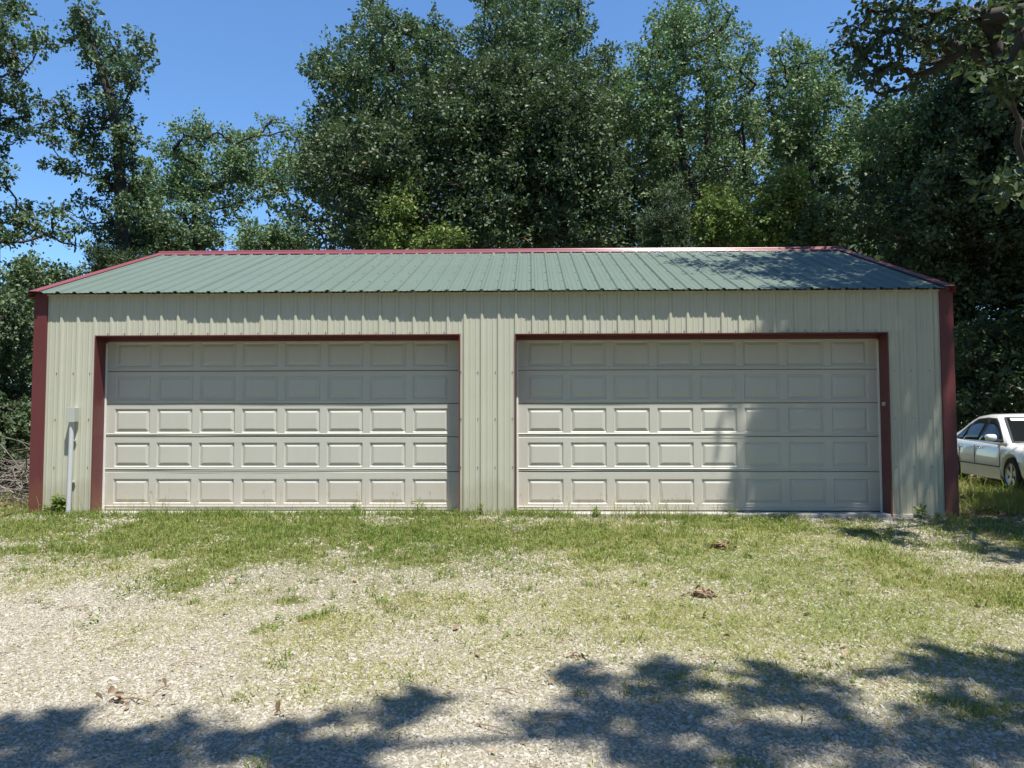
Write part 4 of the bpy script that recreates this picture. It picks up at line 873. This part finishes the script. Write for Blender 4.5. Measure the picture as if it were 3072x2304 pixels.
    n = 1500; x = rng.uniform(-6.1, 5.2, n); dens = fbm(x, x*0+3, 1.2, 33); keep = rng.random(n) < np.clip((dens-0.30)*2.2, 0.05, 1); x = x[keep]; n = len(x)
    x = np.where(x > 3.2, x*0.5, x); y = -0.06-0.10*rng.random(n)
    blades(qm, x, y, 0.10+0.24*rng.random(n)**1.5, 0.0016+0.0012*rng.random(n), np.clip(0.45+0.5*rng.random(n), 0, 1), 0.15+0.5*rng.random(n))
    for i in range(90):                                     # seed heads
        xx, yy, h = x[i % n]+rng.uniform(-.05, .05), -0.07-0.06*rng.random(), 0.16+0.18*rng.random(); bx_, by_ = xx+rng.normal(0, .04), yy-0.02
        z0 = float(gz(xx, yy)); tpp = np.array([bx_, by_, z0+h])
        v, f = tube_np([(xx, yy, z0), ((xx+bx_)/2, yy, z0+h*0.55), tpp], [0.0014, 0.0012, 0.0008], 3); qm.add(v, f, np.full(len(f), 0.8))
        for j in range(7):
            q_ = tpp - np.array([0, 0, 0.008*j]); e_ = q_ + np.array([rng.normal(0, .018), rng.normal(0, .01), 0.012]); s_ = np.array([0.0015, 0, 0.001])
            qm.add([q_-s_, q_+s_, e_+s_, e_-s_], [(0, 1, 2, 3)], [0.9])
    o = link('tall_grass', qm.mesh('tall_grass'), M['grass']); tag(o, 'thin tall grass stalks with seed heads along the door bottoms', 'grass', kind='stuff')
lawn()
def weed(label, x, y, h, n, leaf, mat='grass', spread=0.08, seed=1, name='weed'):
    rg = np.random.default_rng(seed); z0 = float(gz(x, y)); t = empty(name, (x, y, z0)); tag(t, label, 'weed', 'weeds along the garage foot')
    sm = QM(); qm = QM()
    for k in range(n):
        a_ = rg.uniform(0, 6.28); hh = h*rg.uniform(0.55, 1.0); tipx = np.array([math.cos(a_)*spread*rg.random(), math.sin(a_)*spread*0.6*rg.random(), hh]); pts = bez(np.zeros(3), tipx, 0.03, 5, rg, 0.006)
        v, f = tube_np(pts, np.linspace(0.004, 0.0015, 5), 4); sm.add(v, f, np.full(len(f), 0.3))
        m_ = 9; P = np.array([pts[min(4, 1+i % 4)] + rg.normal(0, 0.008, 3) for i in range(m_)])
        D = unit(np.stack([rg.normal(size=m_), rg.normal(size=m_)*0.8, rg.uniform(0.0, 0.9, m_)], 1)); N_ = unit(rg.normal(size=(m_, 3))*0.4+np.array([0, -0.3, 1]))
        leaves(qm, P, D, N_, leaf*(0.6+0.6*rg.random(m_)), 0.32, np.clip(0.1+0.6*rg.random(m_), 0, 1), droop=0.3)
    link('stem', sm.mesh('stem'), M[mat], t); link('foliage', qm.mesh('foliage'), M[mat], t)
for (u, v_, h, n, lf, lab, sd) in [
    (195, 1536, 0.16, 9, 0.07, 'bushy weed between the left corner trim and the conduit', 1), (255, 1530, 0.24, 14, 0.09, 'bushy weed at the left jamb beside the conduit', 2), (140, 1540, 0.12, 8, 0.06, 'small weed at the foot of the left corner trim', 3),
    (1262, 1533, 0.20, 3, 0.07, 'single leafy weed before the right end of the left door', 4), (2765, 1552, 0.17, 3, 0.09, 'seedling with paired leaves before the right corner siding', 5), (2812, 1560, 0.13, 2, 0.06, 'thin weed beside the right corner trim', 6),
    (1075, 1536, 0.15, 5, 0.06, 'tuft of weed at the middle of the left door', 7), (1790, 1545, 0.13, 6, 0.06, 'tuft of weed at the left part of the right door', 8), (1440, 1536, 0.14, 5, 0.05, 'weed at the foot of the siding between the doors', 9), (2190, 1548, 0.12, 4, 0.05, 'small weed at the middle of the right door', 10)]:
    p = on_ground(u, v_+4); weed(lab, p[0], min(p[1], -0.07), h, n, lf, seed=sd)
# curled dead leaves
def dead_clump(label, u, v_, r, n, seed):
    rg = np.random.default_rng(seed); p = on_ground(u, v_); qm = QM()
    P = np.stack([rg.normal(0, r*0.5, n), rg.normal(0, r*0.3, n), rg.random(n)*r*0.45+0.005], 1)
    D = unit(rg.normal(size=(n, 3))*np.array([1, 1, 0.45])); N_ = unit(rg.normal(size=(n, 3))*0.7+np.array([0, 0, 1]))
    leaves(qm, P, D, N_, 0.028+0.035*rg.random(n), 0.6, rg.random(n), droop=-0.35, fold=0.35)
    v, f = tube_np([(-r, 0, 0.012), (0, 0.01, 0.03), (r*0.9, -0.02, 0.02)], [0.004, 0.004, 0.002], 4); qm.add(v, f, np.full(len(f), 0.1))
    o = link('dead_leaves', qm.mesh('dead_leaves'), M['deadleaf']); o.location = (p[0], p[1], p[2]); tag(o, label, 'dead leaves', 'dead leaf clumps on the drive')
dead_clump('clump of curled brown leaves in grass before the right door', 2165, 1648, 0.12, 60, 1)
dead_clump('flat clump of reddish dead leaves on gravel right of centre', 2110, 1792, 0.11, 44, 2)
dead_clump('twig with brown leaves lying on bare gravel at lower left', 395, 2112, 0.12, 9, 3)
dead_clump('few brown leaves on the gravel at lower centre left', 835, 2148, 0.02, 3, 4)
dead_clump('small curled leaf pair on gravel at centre', 1728, 1972, 0.03, 4, 5)
# litter under the trees
def litter():
    qm = QM(); n = 9000
    x = np.concatenate([rng.uniform(-14, -6.3, n//2), rng.uniform(6.5, 14, n//2)]); y = np.where(x < 0, rng.uniform(-0.6, 9, n), rng.uniform(-2.5, 9, n))
    m_ = len(x); P = np.stack([x, y, gz(x, y)+0.01+0.02*rng.random(m_)], 1); D = unit(np.stack([rng.normal(size=m_), rng.normal(size=m_), 0.25*rng.normal(size=m_)], 1)); N_ = unit(rng.normal(size=(m_, 3))*0.4+np.array([0, 0, 1]))
    leaves(qm, P, D, N_, 0.07+0.05*rng.random(m_), 0.55, rng.random(m_), droop=-0.2, fold=0.2)
    o = link('leaf_litter', qm.mesh('leaf_litter'), M['deadleaf']); tag(o, 'brown leaf litter on the ground beside the garage', 'leaf litter', kind='stuff')
litter()
qm = QM(); n = 420; x = rng.uniform(-6.5, 7.5, n); y = rng.uniform(-7.6, -0.2, n); k_ = rng.random(n) < 0.25+0.75*fbm(x, y, 0.9, 51)*sstep(-5, 6, x); x, y = x[k_], y[k_]; n = len(x)
P = np.stack([x, y, gz(x, y)+0.012+0.01*rng.random(n)], 1); D = unit(np.stack([rng.normal(size=n), rng.normal(size=n), 0.2*rng.normal(size=n)], 1)); N_ = unit(rng.normal(size=(n, 3))*0.4+np.array([0, 0, 1]))
leaves(qm, P, D, N_, 0.03+0.045*rng.random(n)**2, 0.55, rng.random(n), droop=-0.25, fold=0.3)
for k in range(170):
    xx, yy = rng.uniform(-6.0, 7.0), rng.uniform(-7.6, -0.4); aa = rng.normal(0.1, 0.6); ln = rng.uniform(0.04, 0.20); z0 = float(gz(xx, yy))+0.014
    v, f = tube_np([(xx, yy, z0), (xx+math.cos(aa)*ln*0.5, yy+math.sin(aa)*ln*0.5+rng.normal(0, .008), z0+0.008), (xx+math.cos(aa)*ln, yy+math.sin(aa)*ln, z0)], [0.0035, 0.003, 0.0015], 4); qm.add(v, f, np.full(len(f), 0.15+0.5*rng.random()))
tag(link('fallen_leaves', qm.mesh('fallen_leaves'), M['deadleaf']), 'scattered single dead leaves and twigs on the drive', 'dead leaves', kind='stuff')
# brush pile at left
rg = np.random.default_rng(77); qm = QM()
for k in range(170):
    c = np.array([rg.uniform(-8.4, -6.75), rg.uniform(0.5, 2.4), 0.0]); c[2] = float(gz(c[0], c[1])) + max(0.03, rg.normal(0.28, 0.22))
    d = unit(np.array([rg.normal(), rg.normal(), rg.normal()*0.45])); ln = rg.uniform(0.35, 1.2); p = c-d*ln/2; p2 = c+d*ln/2
    if k % 9 == 0: p2[2] += rg.uniform(0.1, 0.55)
    for q_ in (p, p2): q_[2] = max(q_[2], float(gz(q_[0], q_[1]))+0.01); q_[0] = min(q_[0], -6.32)
    pts = bez(p, p2, rg.normal(0, 0.10), 5, rg, 0.02); r_ = rg.uniform(0.004, 0.012)
    v, f = tube_np(pts, np.linspace(r_, r_*0.35, 5), 5); qm.add(v, f)
    for j in range(2):
        e = pts[2+j] + unit(d+rg.normal(size=3)*0.8)*ln*0.35; e[2] = max(e[2], float(gz(e[0], e[1]))+0.01); e[0] = min(e[0], -6.32); v, f = tube_np(bez(pts[2+j], e, 0.02, 3, rg, 0.01), [r_*0.5, r_*0.35, r_*0.2], 3); qm.add(v, f)
tag(link('brush_pile', qm.mesh('brush_pile', True), M['twig']), 'pile of bare dead branches left of the garage', 'brush pile', kind='stuff')

# ------------------------------------------------------------------ white sedan
def sedan():
    ang = math.atan2(-0.98, -0.19)
    root = empty('parked_car', (9.10, 3.15, 0.062), ang); root.scale = (0.905, 0.905, 0.905)
    tag(root, 'white sedan parked in grass right of the garage', 'car')
    paint = plain('white_car_paint', (0.84, 0.84, 0.83), 0.25, var=0.02, coat=1.0, spec=0.5)
    glass = plain('dark_car_glass', (0.010, 0.012, 0.012), 0.10, spec=0.16, var=0.1)
    trim = plain('black_car_trim', (0.02, 0.02, 0.02), 0.5); beige = plain('lower_body_cladding', (0.70, 0.68, 0.60), 0.35, var=0.03, coat=0.5)
    tyre = plain('tyre_rubber', (0.022, 0.022, 0.022), 0.85); alloy = plain('alloy', (0.55, 0.55, 0.56), 0.3, 0.9, var=0.05); lampm = plain('lamp_lens', (0.55, 0.56, 0.56), 0.08, var=0.1); redl = plain('tail_lens', (0.35, 0.02, 0.02), 0.15); chrome = plain('chrome', (0.7, 0.7, 0.7), 0.12, 1.0, var=0.02); white = plain('paper', (0.85, 0.85, 0.85), 0.6, var=0.02)
    gapm = plain('panel_gap', (0.16, 0.16, 0.155), 0.7)
    HW = 0.89
    # lower body loft: x, half width, belt z, top z, bottom z
    st = [(-2.40, 0.70, 0.70, 0.74, 0.34), (-2.34, 0.80, 0.86, 0.92, 0.27), (-2.15, 0.86, 0.90, 0.965, 0.22), (-1.75, 0.885, 0.90, 0.97, 0.19), (-1.3, HW, 0.885, 0.95, 0.18), (-0.6, HW, 0.87, 0.92, 0.18), (0.2, HW, 0.855, 0.90, 0.18), (0.95, HW, 0.835, 0.885, 0.18), (1.4, 0.885, 0.80, 0.865, 0.19), (1.9, 0.86, 0.75, 0.80, 0.21), (2.2, 0.80, 0.69, 0.735, 0.24), (2.34, 0.70, 0.60, 0.66, 0.28), (2.38, 0.55, 0.52, 0.58, 0.34)]
    bm = bmesh.new(); rings = []
    for (x, w, zb, zt, z0) in st:
        half = [(0, z0), (w*0.80, z0), (w*0.955, z0+0.05), (w*0.985, z0+0.16), (w*1.0, (z0+zb)/2+0.05), (w*0.975, zb-0.10), (w*0.94, zb), (w*0.80, zt-0.012), (w*0.42, zt+0.012), (0, zt+0.018)]
        full = half + [(-a_, b_) for a_, b_ in half[-2:0:-1]]
        rings.append([bm.verts.new((x, a_, b_)) for a_, b_ in full])
    n = len(rings[0])
    for a_, b_ in zip(rings[:-1], rings[1:]):
        for k in range(n): bm.faces.new((a_[k], a_[(k+1) % n], b_[(k+1) % n], b_[k]))
    bm.faces.new(rings[0]); bm.faces.new(rings[-1]); bmesh.ops.recalc_face_normals(bm, faces=bm.faces)
    if bm.calc_volume(signed=True) < 0: bmesh.ops.reverse_faces(bm, faces=bm.faces)
    me = bpy.data.meshes.new('body'); bm.to_mesh(me); bm.free()
    body = link('body', me, paint, root)
    sb = body.modifiers.new('s', 'SUBSURF'); sb.levels = 2; sb.render_levels = 2
    cuts = []
    for xw in (1.38, -1.37):
        for sy in (1, -1):
            bm = bmesh.new(); bmesh.ops.create_cone(bm, cap_ends=True, segments=40, radius1=0.365, radius2=0.365, depth=0.5, matrix=Matrix.Translation((xw, sy*0.84, 0.315)) @ Matrix.Rotation(math.pi/2, 4, 'X'))
            if bm.calc_volume(signed=True) < 0: bmesh.ops.reverse_faces(bm, faces=bm.faces)
            cm = bpy.data.meshes.new('cut'); bm.to_mesh(cm); bm.free(); c = bpy.data.objects.new('cut', cm); col.objects.link(c); c.parent = root; cuts.append(c)
            bo = body.modifiers.new('b', 'BOOLEAN'); bo.operation = 'DIFFERENCE'; bo.object = c; bo.solver = 'MANIFOLD'
    bpy.context.view_layer.update()
    dg = bpy.context.evaluated_depsgraph_get(); nm = bpy.data.meshes.new_from_object(body.evaluated_get(dg)); body.modifiers.clear(); body.data = nm
    if not nm.materials: nm.materials.append(paint)
    bm = bmesh.new(); bm.from_mesh(nm)
    for f in bm.faces: f.smooth = True
    bm.to_mesh(nm); bm.free()
    for e in nm.edges: pass
    for c in cuts: bpy.data.objects.remove(c)
    # greenhouse (roof and pillars) with glass set 5 mm proud of a dark core
    def side(x, z): return None
    P = {'A0': (1.12, 0.80, 0.875), 'A1': (0.30, 0.60, 1.335), 'C1': (-0.85, 0.59, 1.335), 'C0': (-1.72, 0.78, 0.945), 'M1': (-0.28, 0.605, 1.365)}
    bm = bmesh.new(); ring = []
    secs = [(1.14, 0.80, 0.86, 0.865), (0.72, 0.71, 1.09, 1.115), (0.34, 0.625, 1.305, 1.335), (0.16, 0.60, 1.345, 1.385), (-0.3, 0.595, 1.355, 1.40), (-0.75, 0.59, 1.335, 1.375), (-1.0, 0.615, 1.265, 1.30), (-1.40, 0.70, 1.075, 1.105), (-1.76, 0.78, 0.93, 0.94)]
    for (x, w, zs, zt) in secs:
        zb = 0.80
        half = [(0, zb), (0.83, zb), (0.83-0.02, 0.865)] + [(w, zs), (w*0.86, zs+(zt-zs)*0.75), (w*0.4, zt), (0, zt+0.004)]
        full = half + [(-a_, b_) for a_, b_ in half[-2:0:-1]]; ring.append([bm.verts.new((x, a_, b_)) for a_, b_ in full])
    n = len(ring[0])
    for a_, b_ in zip(ring[:-1], ring[1:]):
        for k in range(n): bm.faces.new((a_[k], a_[(k+1) % n], b_[(k+1) % n], b_[k]))
    bm.faces.new(ring[0]); bm.faces.new(ring[-1])
    roof = bm_obj('roof', bm, paint, root, True)
    xs_ = np.array([s[0] for s in secs])[::-1]; ws_ = np.array([s[1] for s in secs])[::-1]; zs_ = np.array([s[2] for s in secs])[::-1]; zt_ = np.array([s[3] for s in secs])[::-1]
    def wall_y(x, z):                        # outer side surface of the greenhouse
        w = np.interp(x, xs_, ws_); zz = np.interp(x, xs_, zs_); t = np.clip((z-0.865)/max(0.02, zz-0.865), 0, 1); return 0.81 + (w-0.81)*t
    def side_pane(name, pts, mat, off, sy, nsub=6):
        # polygon given as lower and upper polylines in (x,z)
        lo, up = pts; bm = bmesh.new(); ts = np.linspace(0, 1, nsub+1); g = []
        for t in ts:
            l = np.array([np.interp(t, np.linspace(0, 1, len(lo)), [p[k] for p in lo]) for k in (0, 1)]); u = np.array([np.interp(t, np.linspace(0, 1, len(up)), [p[k] for p in up]) for k in (0, 1)])
            colv = []
            for s in np.linspace(0, 1, 5):
                p = l + (u-l)*s; colv.append(bm.verts.new((p[0], sy*(wall_y(p[0], p[1])+off), p[1])))
            g.append(colv)
        for a_, b_ in zip(g[:-1], g[1:]):
            for k in range(4): bm.faces.new((a_[k], b_[k], b_[k+1], a_[k+1]))
        ob = bm_obj(name, bm, mat, root, True); so = ob.modifiers.new('t', 'SOLIDIFY'); so.thickness = 0.006; so.offset = 0
        return ob
    ZB = 0.885
    for sy in (1, -1):
        side_pane('window_surround', ([(0.98, ZB-0.012), (-1.50, ZB+0.012)], [(0.98, ZB-0.005), (0.40, 1.235), (0.24, 1.305), (-0.20, 1.325), (-0.72, 1.300), (-1.05, 1.185), (-1.50, ZB+0.04)]), trim, 0.004, sy, 24)
        side_pane('window', ([(0.88, ZB), (-0.18, ZB+0.006)], [(0.72, 1.02), (0.36, 1.225), (0.22, 1.285), (-0.06, 1.300)]), glass, 0.009, sy, 10)
        side_pane('window', ([(-0.24, ZB+0.006), (-1.02, ZB+0.014)], [(-0.13, 1.300), (-0.40, 1.302), (-0.66, 1.285), (-0.90, 1.215)]), glass, 0.009, sy, 10)
        side_pane('quarter_window', ([(-1.06, ZB+0.015), (-1.42, ZB+0.022)], [(-0.95, 1.185), (-1.10, 1.125), (-1.40, 0.96)]), glass, 0.009, sy, 5)
        bm = bmesh.new(); add_box(bm, 0.80, 0.96, sy*0.98-0.085, sy*0.98+0.085, 0.90, 1.015, 0.04); mi = bm_obj('mirror', bm, paint, root, True)
        bm = bmesh.new(); add_box(bm, 0.83, 0.92, min(sy*0.80, sy*0.92), max(sy*0.80, sy*0.92), 0.875, 0.915, 0.008); bm_obj('mirror_arm', bm, trim, mi)
        for xh in (0.02, -1.02):
            bm = bmesh.new(); add_box(bm, xh-0.085, xh+0.085, min(sy*0.878, sy*0.905), max(sy*0.878, sy*0.905), 0.735, 0.765, 0.010); bm_obj('door_handle', bm, chrome, root, True)
        bm = bmesh.new(); add_box(bm, -0.98, 0.98, min(sy*0.885, sy*0.904), max(sy*0.885, sy*0.904), 0.428, 0.446, 0.004); bm_obj('side_moulding', bm, trim, root)
        bm = bmesh.new(); add_box(bm, -0.96, 0.97, min(sy*0.868, sy*0.886), max(sy*0.868, sy*0.886), 0.205, 0.425, 0.008); bm_obj('side_skirt', bm, beige, root)
        for xg in (0.98, -0.20, -1.03):
            bm = bmesh.new(); add_box(bm, xg-0.0022, xg+0.0022, min(sy*0.872, sy*0.8935), max(sy*0.872, sy*0.8935), 0.45, 0.80); bm_obj('door_gap', bm, gapm, root)
        bm = bmesh.new(); add_box(bm, 2.12, 2.30, min(sy*0.48, sy*0.76), max(sy*0.48, sy*0.76), 0.56, 0.68, 0.03); bm_obj('headlight', bm, lampm, root, True)
        bm = bmesh.new(); add_box(bm, -2.41, -2.30, min(sy*0.45, sy*0.78), max(sy*0.45, sy*0.78), 0.68, 0.82, 0.02); bm_obj('tail_light', bm, redl, root, True)
    def pane(name, pts, mat, thick=0.006):
        bm = bmesh.new(); bm.faces.new([bm.verts.new(p) for p in pts]); ob = bm_obj(name, bm, mat, root); so = ob.modifiers.new('t', 'SOLIDIFY'); so.thickness = thick; so.offset = 0; return ob
    def slope(x0, z0, x1, z1, t, off): 
        nx_, nz_ = (z1-z0), (x0-x1); l = math.hypot(nx_, nz_); return (x0+(x1-x0)*t+off*nx_/l, z0+(z1-z0)*t+off*nz_/l)
    for nm_, (x0, z0, x1, z1), w0, w1, off in (('windshield', (1.14, 0.875, 0.34, 1.335), 0.70, 0.53, 0.016), ('rear_window', (-1.76, 0.95, -0.86, 1.345), 0.66, 0.52, -0.030)):
        a_, b_ = slope(x0, z0, x1, z1, 0.03, off), slope(x0, z0, x1, z1, 0.93, off); h_ = -0.006 if off < 0 else 0.006
        c_, d_ = slope(x0, z0, x1, z1, 0.0, off-h_), slope(x0, z0, x1, z1, 0.965, off-h_)
        pane('window_seal', [(c_[0], -w0-0.03, c_[1]), (c_[0], w0+0.03, c_[1]), (d_[0], w1+0.03, d_[1]), (d_[0], -w1-0.03, d_[1])], trim)
        pn = pane(nm_, [(a_[0], -w0, a_[1]), (a_[0], w0, a_[1]), (b_[0], w1, b_[1]), (b_[0], -w1, b_[1])], glass)
        if nm_ == 'windshield':
            e_, f_ = slope(x0, z0, x1, z1, 0.80, off+0.005), slope(x0, z0, x1, z1, 0.90, off+0.005)
            pane('sticker', [(e_[0], -0.50, e_[1]), (e_[0], -0.24, e_[1]), (f_[0], -0.22, f_[1]), (f_[0], -0.49, f_[1])], white, 0.002)
    bm = bmesh.new(); add_box(bm, 2.20, 2.385, -0.40, 0.40, 0.50, 0.62, 0.02); gr = bm_obj('grille', bm, trim, root)
    for k in range(5):
        bm = bmesh.new(); add_box(bm, 2.386, 2.392, -0.38, 0.38, 0.515+k*0.022, 0.522+k*0.022); bm_obj('slat', bm, chrome, gr)
    # wheels
    for xw in (1.38, -1.37):
        for sy in (1, -1):
            wh = empty('wheel', (xw, sy*0.775, 0.312), parent=root)
            prof = [(0.20, -0.09), (0.285, -0.10), (0.308, -0.085), (0.313, 0.0), (0.308, 0.085), (0.285, 0.10), (0.215, 0.095), (0.205, 0.06)]
            bm = bmesh.new(); NS = 36; rg_ = [[bm.verts.new((r*math.cos(2*math.pi*k/NS), y_*sy, r*math.sin(2*math.pi*k/NS))) for k in range(NS)] for r, y_ in prof]
            for a_, b_ in zip(rg_[:-1], rg_[1:]):
                for k in range(NS): bm.faces.new((a_[k], a_[(k+1) % NS], b_[(k+1) % NS], b_[k]))
            bm_obj('tyre', bm, tyre, wh, True)
            prof = [(0.0, 0.02), (0.19, 0.02), (0.2, 0.055), (0.212, 0.093), (0.203, 0.10), (0.188, 0.065)]
            bm = bmesh.new(); rg_ = [[bm.verts.new((max(r, 1e-3)*math.cos(2*math.pi*k/NS), y_*sy, max(r, 1e-3)*math.sin(2*math.pi*k/NS))) for k in range(NS)] for r, y_ in prof[2:]]
            for a_, b_ in zip(rg_[:-1], rg_[1:]):
                for k in range(NS): bm.faces.new((a_[k], a_[(k+1) % NS], b_[(k+1) % NS], b_[k]))
            for s in range(5):
                a0 = 2*math.pi*s/5+0.3; w0, w1 = 0.036, 0.052
                for (ra, rb_, wa, wb, ya, yb) in ((0.03, 0.195, w0, w1, 0.075, 0.088),):
                    u_ = Vector((math.cos(a0), 0, math.sin(a0))); t_ = Vector((-math.sin(a0), 0, math.cos(a0)))
                    q8 = []
                    for (r, w, y_) in ((ra, wa, ya), (rb_, wb, yb)):
                        for sg in (-1, 1):
                            for dy_ in (0, -0.03): q8.append(bm.verts.new(u_*r + t_*sg*w + Vector((0, (y_+dy_)*sy, 0))))
                    for f in ((0, 2, 6, 4), (1, 5, 7, 3), (0, 4, 5, 1), (2, 3, 7, 6), (4, 6, 7, 5)): bm.faces.new([q8[i] for i in f])
            bmesh.ops.create_cone(bm, cap_ends=True, segments=16, radius1=0.055, radius2=0.055, depth=0.03, matrix=Matrix.Translation((0, sy*0.075, 0)) @ Matrix.Rotation(math.pi/2, 4, 'X'))
            bm_obj('rim', bm, alloy, wh, False)
            bm = bmesh.new(); bmesh.ops.create_cone(bm, cap_ends=True, segments=24, radius1=0.19, radius2=0.19, depth=0.02, matrix=Matrix.Translation((0, sy*0.01, 0)) @ Matrix.Rotation(math.pi/2, 4, 'X')); bm_obj('brake_disc', bm, trim, wh)
    bm = bmesh.new(); add_box(bm, -2.2, 2.2, -0.62, 0.62, 0.20, 0.30); bm_obj('underbody', bm, trim, root)
sedan()
